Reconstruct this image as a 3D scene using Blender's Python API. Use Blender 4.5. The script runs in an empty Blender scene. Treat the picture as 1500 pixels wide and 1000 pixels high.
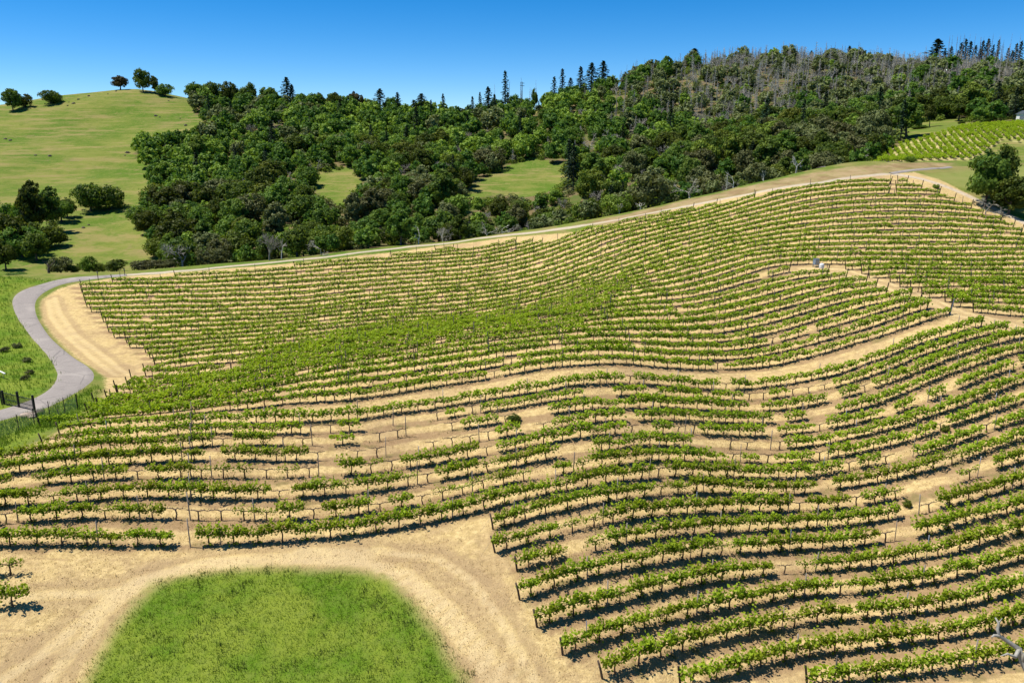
import bpy, math, random
import numpy as np
from mathutils import Vector

RNG = np.random.default_rng(11)
random.seed(11)
SC = bpy.context.scene
COL = SC.collection
PI = math.pi

# ------------------------------------------------------------------ camera
F = 1167.0                       # focal length in pixels of the 1500 px wide photograph
PITCH = math.atan(300 / F)
CZ = 32.0
cam_d = bpy.data.cameras.new('camera')
cam_d.sensor_width = 36.0
cam_d.lens = 36.0 * F / 1500.0
cam_d.clip_start = 0.5
cam_d.clip_end = 9000
cam = bpy.data.objects.new('camera', cam_d)
cam.location = (0, 0, CZ)
cam.rotation_euler = (PI / 2 - PITCH, 0, 0)
COL.objects.link(cam)
SC.camera = cam
cP, sP = math.cos(PITCH), math.sin(PITCH)


def rays(px, py):
    px = np.asarray(px, float); py = np.asarray(py, float)
    u = (px - 750) / F; v = (500 - py) / F
    return np.stack([u, cP + v * sP, -sP + v * cP], -1)


def project(P):
    P = np.asarray(P, float)
    x, y, z = P[..., 0], P[..., 1], P[..., 2] - CZ
    d = y * cP - z * sP
    u = x / d; v = (y * sP + z * cP) / d
    return 750 + F * u, 500 - F * v, d


# ------------------------------------------------------------------ terrain control points: pixel, forward distance in metres
CTRL = []


def c(px, lst):
    for py, Y in lst:
        d = rays(px, py)
        t = Y / d[1]
        CTRL.append((d[0] * t, Y, CZ + d[2] * t))


c(300, [(800, 49.7), (732, 54.5), (676, 59.3), (636, 64.2), (604, 71), (580, 80.5), (548, 95), (527, 99.5), (465, 120.5), (400, 143.5), (393, 149)])
c(500, [(787, 50.8), (723, 55.8), (675, 60.9), (633, 65.9), (586, 73), (520, 90.8), (490, 106), (455, 118.8), (392, 146.7), (378, 154)])
c(650, [(762, 53.8), (705, 59), (656, 64.1), (613, 69.2), (566, 76.4), (496, 94.5), (470, 115), (437, 128), (372, 156.3), (360, 163)])
c(900, [(989, 39.7), (929, 42.1), (886, 44.7), (836, 47.2), (795, 49.7), (735, 54.5), (705, 57), (636, 64.6), (580, 72.2), (532, 79.4), (470, 94.8), (425, 107.6), (345, 141), (330, 148)])
c(1125, [(982, 41.6), (881, 46.7), (808, 52.1), (751, 57.4), (700, 62.8), (639, 70.8), (582, 78.8), (539, 86.3), (474, 96.7), (419, 107.2), (392, 112.3), (350, 128.3), (284, 152), (265, 163)])
c(1400, [(978, 39.9), (890, 45.4), (812, 50.8), (740, 56.3), (681, 61.8), (625, 67.2), (572, 72.6), (524, 78), (490, 83.4), (447, 91.1), (380, 118.6), (295, 145.8), (255, 165)])
c(1560, [(900, 43.5), (700, 58), (560, 73), (470, 90), (380, 118), (330, 138)])
c(1000, [(538, 83.1), (514, 88.2), (490, 93.2), (447, 103.3), (410, 112.6), (396, 117.1), (380, 123.5), (312, 151.1)])
c(825, [(536, 78.1), (514, 83.3), (495, 88.5), (480, 93.7), (473, 97), (455, 107.9), (436, 117), (422, 122.2), (400, 131.2), (348, 153)])
c(450, [(565, 75.3), (540, 81.6), (520, 90.4), (504, 101.6), (496, 105.6), (458, 121.8)])
c(650, [(483, 103)])
for p_, y_, Y_ in [(300, 387, 154), (420, 379.5, 158), (500, 370.5, 161), (600, 357, 167), (700, 345.5, 171), (760, 338, 171), (850, 322.5, 167), (930, 308, 165), (1000, 292, 167), (1100, 271, 174), (1200, 247, 182)]:
    c(p_, [(y_, Y_)])
c(1250, [(264, 156), (236, 176)]); c(1500, [(325, 139), (250, 172)])
c(50, [(799, 48.3), (735, 54), (686, 58.3), (641, 63.5)])
c(-120, [(800, 47.5), (700, 56), (640, 66)])
c(10, [(608, 74)]); c(60, [(590, 80)]); c(130, [(612, 73.5), (553, 94)]); c(85, [(545, 97)]); c(215, [(548, 99)])
c(60, [(495, 115)]); c(45, [(455, 129)]); c(50, [(425, 139)]); c(100, [(410, 144)]); c(200, [(402, 147)])
c(0, [(560, 88), (500, 112), (450, 128), (405, 143)]); c(-150, [(500, 112), (420, 143)])
c(400, [(1000, 38.5), (900, 43), (840, 46.5)]); c(650, [(1000, 38.8), (850, 46.3)]); c(120, [(1000, 38.3), (870, 44.5)])
c(1200, [(1080, 36)]); c(500, [(1150, 32)]); c(100, [(1150, 32)])
# beyond the road: hidden dip, then the hills
c(150, [(396, 190), (330, 245), (250, 325), (180, 405), (134, 455)])
c(190, [(130, 458)]); c(230, [(134, 462)]); c(280, [(147, 465)])
c(0, [(395, 185), (330, 235), (250, 310), (164, 420)]); c(70, [(290, 275), (152, 435)]); c(-150, [(250, 310), (172, 420)])
c(300, [(330, 225), (260, 300), (200, 380)])
c(420, [(350, 205), (300, 250), (235, 330), (163, 450)])
c(490, [(300, 250), (270, 275), (245, 300)])
c(560, [(330, 205), (260, 280), (215, 345), (168, 430)])
c(650, [(320, 205), (295, 243), (230, 325), (178, 420)])
c(760, [(290, 248), (265, 270), (235, 302), (200, 355), (164, 430)])
c(840, [(255, 280)])
c(900, [(280, 225), (225, 300), (180, 375), (128, 465)])
c(1000, [(265, 222), (205, 320), (150, 410), (106, 500)])
c(1150, [(215, 270), (160, 380), (102, 515)])
c(1300, [(195, 265), (150, 370), (108, 515)])
c(1420, [(182, 262), (150, 340), (115, 500)])
c(1550, [(170, 270), (120, 490)])
c(1270, [(238, 184)]); c(1380, [(236, 186), (190, 232)]); c(1480, [(215, 200), (183, 246)])
for x, y, z in [(-110, 172, 2), (-60, 184, 2.5), (-10, 194, 3.5), (30, 195, 9), (60, 205, 14), (-150, 170, 2),
                (-250, 560, 40), (-120, 540, 38), (0, 520, 26), (120, 560, 46), (250, 600, 58), (380, 600, 58), (-400, 520, 26),
                (-300, 900, 10), (0, 900, 10), (300, 900, 20), (-900, 700, 0), (900, 700, 30), (-900, 100, 0), (900, 100, 10), (0, 2500, 0), (-2500, 2500, 0), (2500, 2500, 0), (-2500, 0, 0), (2500, 0, 0),
                (-120, 20, 1), (0, 15, -1), (120, 15, 0), (0, -200, -5), (140, 60, 9)]:
    CTRL.append((x, y, z))
CTRL = np.array(CTRL)


def tps_fit(P, v, lam):
    n = len(P)
    d2 = ((P[:, None, :] - P[None, :, :]) ** 2).sum(-1)
    K = 0.5 * d2 * np.log(d2 + 1e-9)
    A = np.zeros((n + 3, n + 3))
    A[:n, :n] = K + lam * np.eye(n)
    A[:n, n] = 1; A[:n, n + 1:] = P
    A[n, :n] = 1; A[n + 1:, :n] = P.T
    return P, np.linalg.solve(A, np.concatenate([v, np.zeros(3)]))


def tps_eval(fit, X):
    P, w = fit
    n = len(P)
    out = np.empty(len(X))
    for i in range(0, len(X), 20000):
        q = X[i:i + 20000]
        d2 = ((q[:, None, 0] - P[None, :, 0]) ** 2 + (q[:, None, 1] - P[None, :, 1]) ** 2)
        out[i:i + 20000] = (0.5 * d2 * np.log(d2 + 1e-9)) @ w[:n] + w[n] + q @ w[n + 1:]
    return out


S_ = 100.0
hfit = tps_fit(CTRL[:, :2] / S_, CTRL[:, 2], 0.008)


def grow(a, b, step, lo, hi, g):
    v = list(np.arange(a, b + 1e-6, step))
    s = step; x = v[-1]
    while x < hi:
        s *= g; x += s; v.append(x)
    s = step; x = a; left = []
    while x > lo:
        s *= g; x -= s; left.append(x)
    return np.array(left[::-1] + v)


GX = grow(-105, 125, 0.6, -2600, 2600, 1.045)
GY = grow(30, 186, 0.6, -150, 3500, 1.03)
XX, YY = np.meshgrid(GX, GY)
GP = np.stack([XX.ravel(), YY.ravel()], -1)
GZ = tps_eval(hfit, GP / S_)


def vnoise(P, scale, seed, oct=3):
    out = np.zeros(len(P)); amp = 1; tot = 0
    for o in range(oct):
        r = np.random.default_rng(seed + o)
        tab = r.random((64, 64))
        q = P / scale
        i = np.floor(q).astype(int); f = q - i; f = f * f * (3 - 2 * f)
        a = tab[i[:, 0] % 64, i[:, 1] % 64]; b = tab[(i[:, 0] + 1) % 64, i[:, 1] % 64]
        cc = tab[i[:, 0] % 64, (i[:, 1] + 1) % 64]; d = tab[(i[:, 0] + 1) % 64, (i[:, 1] + 1) % 64]
        out += amp * ((a * (1 - f[:, 0]) + b * f[:, 0]) * (1 - f[:, 1]) + (cc * (1 - f[:, 0]) + d * f[:, 0]) * f[:, 1])
        tot += amp; amp *= .5; scale *= .5
    return out / tot


far = np.clip((GP[:, 1] - 190) / 120, 0, 1)
GZ += far * (vnoise(GP, 45, 3) - .5) * 4.0 + (vnoise(GP, 6, 9) - .5) * .25
HZ = GZ.reshape(XX.shape)


def height(x, y):
    x = np.asarray(x, float); y = np.asarray(y, float)
    i = np.clip(np.searchsorted(GX, x) - 1, 0, len(GX) - 2); j = np.clip(np.searchsorted(GY, y) - 1, 0, len(GY) - 2)
    fx = (x - GX[i]) / (GX[i + 1] - GX[i]); fy = (y - GY[j]) / (GY[j + 1] - GY[j])
    return (HZ[j, i] * (1 - fx) + HZ[j, i + 1] * fx) * (1 - fy) + (HZ[j + 1, i] * (1 - fx) + HZ[j + 1, i + 1] * fx) * fy


TT = np.concatenate([np.arange(20, 220, .25), np.arange(220, 700, 1.0)])


def ground(pts):
    """pixels of the photograph -> points of the ground"""
    pts = np.asarray(pts, float)
    d = rays(pts[:, 0], pts[:, 1])
    out = np.zeros((len(pts), 3))
    for k in range(len(pts)):
        q = d[k][None] * TT[:, None]; q[:, 2] += CZ
        g = q[:, 2] - height(q[:, 0], q[:, 1])
        w = np.nonzero((g[:-1] > 0) & (g[1:] <= 0))[0]
        if len(w):
            i = w[0]; t = g[i] / (g[i] - g[i + 1])
            out[k] = q[i] * (1 - t) + q[i + 1] * t
        else:
            out[k] = q[np.argmin(g)]
        out[k, 2] = height(out[k, 0], out[k, 1])
    return out


def in_poly(P, poly):
    x, y = P[:, 0], P[:, 1]
    r = np.zeros(len(P), bool)
    n = len(poly)
    for i in range(n):
        x1, y1 = poly[i][0], poly[i][1]; x2, y2 = poly[(i + 1) % n][0], poly[(i + 1) % n][1]
        if y1 == y2:
            continue
        t = ((y1 > y) != (y2 > y)) & (x < (x2 - x1) * (y - y1) / (y2 - y1) + x1)
        r ^= t
    return r


def sdist(P, poly):
    d = np.full(len(P), 1e9)
    n = len(poly)
    for i in range(n):
        a = np.array(poly[i][:2]); b = np.array(poly[(i + 1) % n][:2]); ab = b - a
        t = np.clip(((P - a) @ ab) / max(ab @ ab, 1e-9), 0, 1)
        d = np.minimum(d, np.hypot(P[:, 0] - a[0] - t * ab[0], P[:, 1] - a[1] - t * ab[1]))
    return np.where(in_poly(P, poly), d, -d)


def ldist(P, line):
    d = np.full(len(P), 1e9)
    for i in range(len(line) - 1):
        a = np.array(line[i][:2]); b = np.array(line[i + 1][:2]); ab = b - a
        t = np.clip(((P - a) @ ab) / max(ab @ ab, 1e-9), 0, 1)
        d = np.minimum(d, np.hypot(P[:, 0] - a[0] - t * ab[0], P[:, 1] - a[1] - t * ab[1]))
    return d


# ------------------------------------------------------------------ vine rows: traced in the photograph, laid on the ground
ROWS = dict(
 a=[(17,645),(62,640),(105,634),(150,629),(200,626),(271,622),(330,621),(382,621),(431,619),(484,616),(532,614),(581,605),(627,601),(672,592),(716,586),(759,578),(790,575),(822,567),(862,564),(900,562),(937,563),(987,566),(1047,571),(1095,570),(1131,566),(1164,562),(1196,555),(1227,550),(1259,536),(1280,530),(1307,520),(1337,508),(1380,494),(1416,484),(1446,477)],
 b=[(36,659),(100,651),(147,646),(177,644),(210,642),(241,639),(297,636),(355,635),(411,636),(462,636),(514,632),(599,620),(636,616),(672,609),(704,605),(750,599),(792,590),(835,584),(857,581),(897,580),(936,578),(975,581),(1012,583),(1047,585),(1085,586),(1120,585),(1154,580),(1186,576),(1217,569),(1250,560),(1280,550),(1300,541),(1327,532),(1345,522),(1385,510),(1420,497),(1457,488),(1471,486)],
 c=[(10,679),(44,675),(80,669),(109,665),(145,663),(209,660),(269,656),(327,654),(384,652),(444,652),(492,651),(535,649),(575,642),(611,636),(647,632),(695,625),(747,617),(787,610),(830,604),(872,599),(915,599),(976,597),(1032,600),(1072,602),(1110,603),(1157,600),(1191,595),(1224,585),(1260,576),(1287,566),(1322,555),(1360,539),(1402,522),(1450,506),(1475,500),(1500,494)],
 d=[(0,695),(30,690),(70,688),(140,683),(202,679),(267,676),(330,674),(387,676),(447,677),(475,673),(530,673),(571,667),(620,660),(659,655),(709,646),(757,637),(801,630),(824,626),(846,622),(867,619),(889,617),(934,616),(975,616),(1019,617),(1072,620),(1127,620),(1162,617),(1200,609),(1232,606),(1250,601),(1281,595),(1315,580),(1345,567),(1386,549),(1412,542),(1445,530),(1472,521),(1500,515)],
 e=[(0,718),(20,715),(59,710),(94,707),(165,702),(232,701),(299,701),(361,700),(421,699),(451,699),(509,695),(566,690),(617,682),(671,674),(722,665),(770,655),(795,651),(817,646),(864,639),(909,636),(972,635),(1035,636),(1092,639),(1147,637),(1170,635),(1207,630),(1240,625),(1275,615),(1312,606),(1361,589),(1407,569),(1440,555),(1470,545),(1500,537)],
 f=[(9,741),(50,741),(85,736),(125,735),(160,731),(230,730),(299,732),(332,733),(396,732),(427,729),(470,727),(517,722),(546,720),(602,710),(657,702),(710,692),(761,682),(811,672),(880,661),(950,652),(995,654),(1056,657),(1122,659),(1174,655),(1210,651),(1246,642),(1285,634),(1322,626),(1352,613),(1390,602),(1420,591),(1447,579),(1472,569),(1500,560)],
 g=[(0,767),(40,763),(79,762),(120,760),(192,760),(265,761),(335,761),(384,762),(434,762),(496,757),(557,748),(615,740),(670,725),(737,710),(779,702),(815,697),(854,689),(902,681),(949,675),(994,675),(1062,675),(1100,677),(1141,679),(1180,676),(1217,672),(1256,665),(1294,656),(1330,647),(1367,635),(1400,622),(1452,604),(1500,589)],
 h=[(0,800),(75,799),(167,801),(279,800),(339,799),(387,796),(441,791),(504,786),(537,782),(597,770),(655,760),(712,746),(766,732),(795,725),(846,716),(897,706),(950,701),(994,698),(1040,700),(1082,701),(1145,701),(1187,700),(1226,692),(1265,685),(1304,679),(1341,669),(1377,659),(1417,644),(1451,632),(1500,616)],
 i=[(720,776),(760,765),(785,755),(816,752),(842,742),(867,739),(895,735),(947,726),(997,722),(1066,721),(1122,725),(1175,723),(1217,717),(1255,712),(1297,706),(1337,695),(1375,686),(1411,675),(1450,660),(1500,643)],
 j=[(737,806),(775,796),(804,789),(832,780),(862,774),(891,767),(916,762),(970,757),(1045,752),(1137,751),(1205,749),(1247,744),(1289,736),(1345,724),(1392,712),(1425,701),(1467,685),(1500,676)],
 k=[(754,837),(766,832),(794,827),(825,819),(856,810),(885,804),(941,791),(996,784),(1070,778),(1135,777),(1192,772),(1240,770),(1300,761),(1332,757),(1365,749),(1405,739),(1445,726),(1500,710)],
 l=[(774,875),(785,869),(816,858),(850,849),(877,841),(907,836),(967,825),(1025,816),(1089,810),(1153,808),(1197,805),(1224,805),(1270,798),(1313,792),(1378,780),(1401,770),(1443,761),(1500,748)],
 m=[(795,916),(810,910),(844,902),(900,887),(932,876),(967,866),(1025,855),(1081,848),(1137,841),(1188,838),(1236,834),(1283,831),(1307,826),(1353,818),(1398,812),(1440,797),(1500,781)],
 n=[(819,960),(832,956),(866,944),(901,931),(940,920),(980,911),(1030,899),(1088,889),(1143,879),(1200,872),(1249,871),(1299,863),(1347,858),(1394,849),(1443,836),(1500,819)],
 o=[(881,994),(914,982),(945,972),(997,953),(1032,944),(1092,931),(1154,919),(1211,911),(1268,907),(1316,904),(1353,899),(1412,889),(1463,875),(1500,866)],
 p=[(985,1012),(1047,997),(1098,981),(1160,967),(1225,957),(1279,951),(1336,943),(1387,936),(1438,929),(1463,921),(1500,911)],
 q=[(1170,1007),(1234,1001),(1299,994),(1336,991),(1387,983),(1429,977),(1463,972),(1500,966)],
 z=[(137,619),(166,616),(220,612),(246,610),(299,604),(350,600),(401,594),(425,591),(474,589),(520,584),(564,579),(586,575),(630,567),(675,561),(712,556),(750,548),(794,540),(831,536),(875,533),(932,534),(985,539),(1027,541),(1060,541),(1102,539),(1132,536),(1170,527),(1200,520),(1245,506),(1297,491),(1350,472),(1383,462)])
RIDX = {k: -1.8 - i for i, k in enumerate('abcdefghijklmnopq')}
RIDX['z'] = 0.0
px_, ph_ = [], []
for k, pts in ROWS.items():
    px_ += pts; ph_ += [RIDX[k]] * len(pts)
for col, lst in [(300, [(548, 10), (527, 11.5), (465, 20.5), (400, 30)]), (150, [(470, 20.2), (409, 29)]), (450, [(502, 13), (458, 20.5), (391, 30)]),
                 (500, [(520, 7), (452, 20.5), (387, 30)]), (650, [(496, 7), (437, 20.5), (378, 30)]), (825, [(525, 1), (503, 3), (487, 5), (455, 11), (348, 29)]),
                 (740, [(411, 23), (364, 30.5)]), (560, [(500, 9.3)]),
                 (1000, [(514, 2), (490, 4), (468, 6), (447, 8), (427, 10), (396, 13.5), (312, 27)]),
                 (1125, [(520, 1), (505, 2), (489, 3), (474, 4), (457, 5), (445, 6), (431, 7), (419, 8), (406, 9), (392, 10), (350, 16), (284, 25)]),
                 (1250, [(264, 25)]), (1230, [(402, 8)]), (1247, [(395, 9), (408, 7)]), (1235, [(387, 10)]), (1264, [(415, 6)]), (1285, [(423, 5), (407, 7)]), (1321, [(421, 5)]),
                 (1327, [(438, 3)]), (1370, [(450, 1)]), (1364, [(436, 3)]), (1409, [(450, 1)]), (1432, [(457, 0)]), (1400, [(380, 11), (295, 21)]), (1485, [(474, -.9)]),
                 (1500, [(338, 16.5), (452, 1)])]:
    for y, v in lst:
        px_.append((col, y)); ph_.append(v)
PH_P = ground(px_)[:, :2]; PH_V = np.array(ph_)
pfit = tps_fit(PH_P / S_, PH_V, 2e-4)

# polygons (pixels of the photograph)
G = lambda pts: ground(pts)[:, :2]
P_STRAW = np.concatenate([G([(0, 668), (60, 645), (110, 621), (138, 598), (152, 575), (152, 552), (137, 540), (112, 526), (95, 510), (78, 493), (62, 470), (58, 450), (63, 437), (82, 424), (112, 415), (180, 405), (300, 396), (420, 386), (520, 375), (650, 359), (740, 348), (800, 343), (850, 338), (905, 325), (1000, 303), (1100, 283), (1200, 268), (1290, 256), (1340, 252), (1375, 262), (1430, 290), (1500, 325)]), [(140, 100), (140, 10), (-130, 10), (-130, 60)]])
P_C = np.concatenate([G([(60, 625), (130, 616), (150, 596), (185, 572), (212, 550), (233, 541), (222, 528), (203, 514), (180, 498), (160, 482), (145, 466), (132, 453), (124, 440), (117, 426), (113, 418), (150, 416), (185, 411), (300, 405), (420, 394), (520, 383), (650, 368), (740, 359), (812, 356), (835, 349), (870, 338), (940, 324), (1000, 311), (1060, 301), (1120, 287), (1190, 276), (1250, 267), (1288, 264), (1310, 266), (1350, 277), (1395, 295), (1430, 310), (1470, 328), (1500, 342)]), [(120, 125), (120, 60), (-60, 60)]])
P_CLEAR = G([(1160, 402), (1232, 405), (1250, 411), (1268, 418), (1290, 426), (1305, 433), (1330, 441), (1348, 447), (1372, 453), (1386, 465), (1447, 480), (1473, 489), (1510, 500), (1510, 484), (1484, 476), (1430, 459), (1407, 452), (1384, 444), (1362, 438), (1340, 431), (1320, 423), (1302, 416), (1285, 409), (1265, 402), (1247, 396), (1235, 389), (1180, 389), (1150, 394)])
P_GAP = G([(1304, 260), (1315, 262), (1313, 291), (1306, 291)])
P_TURN = np.concatenate([G([(0, 808), (279, 806), (440, 796), (560, 785), (690, 759), (716, 772), (733, 808), (750, 839), (770, 877), (791, 918), (815, 962), (878, 996), (960, 1012), (1160, 1007), (1260, 1040)]), [(30, 10), (-130, 10), (-130, 47)]])
P_PATCH = np.concatenate([G([(120, 1020), (140, 985), (152, 962), (172, 928), (197, 888), (228, 859), (262, 846), (320, 839), (400, 836), (480, 835), (530, 839), (565, 853), (600, 881), (635, 926), (660, 970), (690, 1015)]), [(-3, 22), (-26, 22)]])
P_VERGE = G([(0, 405), (40, 408), (70, 412), (45, 418), (28, 424), (18, 431), (13, 440), (16, 452), (26, 470), (50, 503), (75, 532), (80, 546), (78, 557), (70, 569), (45, 584), (0, 600), (-150, 640), (-150, 405)])
P_STRIP = G([(0, 619), (40, 609), (80, 596), (115, 578), (136, 566), (134, 580), (122, 602), (90, 622), (50, 640), (0, 662), (-60, 690), (-60, 640)])
P_BANK = G([(840, 330), (905, 316), (1000, 294), (1100, 272), (1200, 252), (1290, 241), (1340, 238), (1400, 238), (1390, 246), (1330, 250), (1290, 257), (1200, 269), (1100, 284), (1000, 304), (905, 328)])
P_UPVINE = G([(1252, 236), (1275, 226), (1320, 211), (1370, 200), (1420, 186), (1500, 181), (1560, 180), (1560, 215), (1500, 212), (1470, 205), (1420, 236), (1350, 236), (1300, 239)])
P_FIELD = G([(1350, 256), (1400, 249), (1500, 243), (1560, 240), (1560, 330), (1500, 316), (1440, 288)])
L_TRACK = G([(180, 403), (240, 399), (300, 394), (400, 384), (500, 373.5), (600, 361), (700, 349), (800, 338), (850, 331)])
L_TRACK2 = G([(850, 331), (905, 322), (1000, 303), (1100, 284), (1200, 268), (1300, 255)])
L_RTRACK = G([(1310, 255), (1350, 262), (1400, 279), (1450, 302), (1500, 326), (1560, 352)])

# ------------------------------------------------------------------ materials
MATS = {}


def new_mat(name):
    m = bpy.data.materials.new(name); m.use_nodes = True
    m.node_tree.nodes.clear()
    MATS[name] = m
    return m, m.node_tree.nodes, m.node_tree.links


class NT:
    def __init__(s, name):
        s.m, s.n, s.l = new_mat(name)
        s.out = s.n.new('ShaderNodeOutputMaterial')

    def node(s, t, **kw):
        nd = s.n.new(t)
        for k, v in kw.items():
            setattr(nd, k, v)
        return nd

    def link(s, a, b):
        s.l.new(a, b)

    def val(s, x, sock):
        if isinstance(x, (int, float)):
            sock.default_value = x
        elif isinstance(x, tuple):
            sock.default_value = x if len(x) == len(sock.default_value) else x + (1,)
        else:
            s.link(x, sock)

    def math(s, op, a, b=0.0, clamp=False):
        nd = s.node('ShaderNodeMath', operation=op, use_clamp=clamp)
        s.val(a, nd.inputs[0]); s.val(b, nd.inputs[1])
        return nd.outputs[0]

    def mix(s, f, a, b):
        nd = s.node('ShaderNodeMix', data_type='RGBA')
        s.val(f, nd.inputs[0]); s.val(a, nd.inputs[6]); s.val(b, nd.inputs[7])
        return nd.outputs[2]

    def noise(s, vec, scale, detail=4, rough=.6):
        nd = s.node('ShaderNodeTexNoise')
        nd.inputs['Scale'].default_value = scale; nd.inputs['Detail'].default_value = detail; nd.inputs['Roughness'].default_value = rough
        if vec is not None:
            s.link(vec, nd.inputs['Vector'])
        return nd.outputs['Fac']

    def step(s, x, lo, hi):
        nd = s.node('ShaderNodeMapRange', clamp=True, interpolation_type='SMOOTHSTEP')
        s.val(x, nd.inputs[0]); nd.inputs[1].default_value = lo; nd.inputs[2].default_value = hi
        return nd.outputs[0]

    def attr(s, name):
        return s.node('ShaderNodeAttribute', attribute_name=name).outputs['Fac']

    def bsdf(s, col, rough=.9, spec=.1, bump=None, dist=.05, strength=.6):
        b = s.node('ShaderNodeBsdfPrincipled')
        s.val(col, b.inputs['Base Color']); s.val(rough, b.inputs['Roughness'])
        b.inputs['Specular IOR Level'].default_value = spec
        if bump is not None:
            bn = s.node('ShaderNodeBump'); bn.inputs['Distance'].default_value = dist; bn.inputs['Strength'].default_value = strength
            s.link(bump, bn.inputs['Height']); s.link(bn.outputs[0], b.inputs['Normal'])
        s.link(b.outputs[0], s.out.inputs[0])
        return b


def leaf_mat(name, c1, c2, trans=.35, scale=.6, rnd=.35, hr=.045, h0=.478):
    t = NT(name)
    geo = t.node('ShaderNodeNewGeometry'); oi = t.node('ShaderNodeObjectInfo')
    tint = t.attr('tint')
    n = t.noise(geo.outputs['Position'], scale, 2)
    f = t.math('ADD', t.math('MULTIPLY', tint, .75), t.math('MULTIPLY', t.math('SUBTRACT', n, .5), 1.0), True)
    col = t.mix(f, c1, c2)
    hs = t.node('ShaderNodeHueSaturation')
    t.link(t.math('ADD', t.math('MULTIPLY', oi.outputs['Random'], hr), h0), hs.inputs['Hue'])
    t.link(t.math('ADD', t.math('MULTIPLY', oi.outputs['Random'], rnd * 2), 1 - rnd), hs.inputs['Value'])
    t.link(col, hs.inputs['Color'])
    d = t.node('ShaderNodeBsdfPrincipled'); d.inputs['Roughness'].default_value = .55; d.inputs['Specular IOR Level'].default_value = .12
    t.link(hs.outputs[0], d.inputs['Base Color'])
    tr = t.node('ShaderNodeBsdfTranslucent')
    g = t.node('ShaderNodeMix', data_type='RGBA', blend_type='MULTIPLY'); g.inputs[0].default_value = 1
    t.link(hs.outputs[0], g.inputs[6]); g.inputs[7].default_value = (1.25, 1.2, .5, 1)
    t.link(g.outputs[2], tr.inputs[0])
    mx = t.node('ShaderNodeMixShader'); mx.inputs[0].default_value = trans
    t.link(d.outputs[0], mx.inputs[1]); t.link(tr.outputs[0], mx.inputs[2]); t.link(mx.outputs[0], t.out.inputs[0])
    return t.m


def plain_mat(name, c1, c2, scale=3.0, rough=.85, spec=.2, metal=0, rnd=0.0):
    t = NT(name)
    tc = t.node('ShaderNodeTexCoord')
    n = t.noise(tc.outputs['Object'], scale, 5, .7)
    col = t.mix(t.step(n, .3, .7), c1, c2)
    if rnd:
        oi = t.node('ShaderNodeObjectInfo'); hs = t.node('ShaderNodeHueSaturation')
        t.link(t.math('ADD', t.math('MULTIPLY', oi.outputs['Random'], rnd * 2), 1 - rnd), hs.inputs['Value']); t.link(col, hs.inputs['Color'])
        col = hs.outputs[0]
    b = t.bsdf(col, rough, spec, n, .02, .5)
    b.inputs['Metallic'].default_value = metal
    return t.m


VINE_LEAF = leaf_mat('vine_leaf', (.105, .185, .012), (.37, .46, .026), .45, 1.3, .14, .016, .492)
OAK_LEAF = leaf_mat('oak_leaf', (.046, .088, .015), (.19, .245, .038), .40, .35, .45)
OLIVE_LEAF = leaf_mat('olive_leaf', (.075, .09, .032), (.21, .22, .08), .25, .35, .3)
BRIGHT_LEAF = leaf_mat('bright_leaf', (.085, .13, .016), (.26, .32, .045), .3, .35, .3)
FIR_LEAF = leaf_mat('fir_needles', (.014, .034, .016), (.045, .08, .034), .1, .5, .35)
RUSTY_LEAF = leaf_mat('rusty_leaf', (.06, .058, .02), (.13, .105, .035), .2, .4, .2)
GRASS_BLADE = leaf_mat('grass_blade', (.08, .145, .012), (.25, .335, .035), .35, .35, .1)
WEED_LEAF = leaf_mat('weed_leaf', (.05, .085, .015), (.17, .19, .05), .3, .8, .2)
VINE_WOOD = plain_mat('vine_wood', (.06, .038, .024), (.13, .09, .06), 14, .95, .1, 0, .25)
BARE_WOOD = plain_mat('bare_vine_wood', (.06, .04, .028), (.15, .11, .085), 14, .95, .1, 0, .25)
POST_WOOD = plain_mat('post_wood', (.13, .105, .085), (.29, .25, .21), 9, .9, .15, 0, .35)
END_WOOD = plain_mat('end_post_wood', (.05, .035, .025), (.12, .085, .06), 9, .9, .15, 0, .3)
BARK = plain_mat('bark', (.05, .04, .032), (.13, .11, .09), 3, .95, .1, 0, .2)
GREY_BARK = plain_mat('grey_bark', (.27, .255, .22), (.47, .45, .39), 2, .95, .1, 0, .3)
WHITE_BARK = plain_mat('white_bark', (.42, .39, .34), (.66, .63, .56), 1.5, .9, .15, 0, .1)
BURNT_BARK = plain_mat('burnt_bark', (.13, .115, .115), (.30, .275, .265), 1, .95, .1, 0, .45)
TWIG = plain_mat('grey_twigs', (.22, .205, .175), (.42, .40, .335), 2, .95, .1, 0, .3)
DARK_METAL = plain_mat('dark_metal', (.012, .013, .018), (.03, .032, .04), 8, .5, .4, .6)
GREY_METAL = plain_mat('grey_metal', (.22, .24, .27), (.36, .38, .42), 6, .45, .5, .7)
BLUE_METAL = plain_mat('blue_grey_paint', (.16, .22, .30), (.26, .33, .42), 6, .5, .4)
WHITE_PAINT = plain_mat('white_paint', (.62, .61, .58), (.8, .79, .76), 6, .6, .3)
ROCK = plain_mat('rock', (.30, .22, .17), (.5, .40, .32), 3, .9, .2)
DARK_ROCK = plain_mat('dark_rock', (.07, .06, .045), (.17, .14, .11), 1.2, .95, .1)


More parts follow.
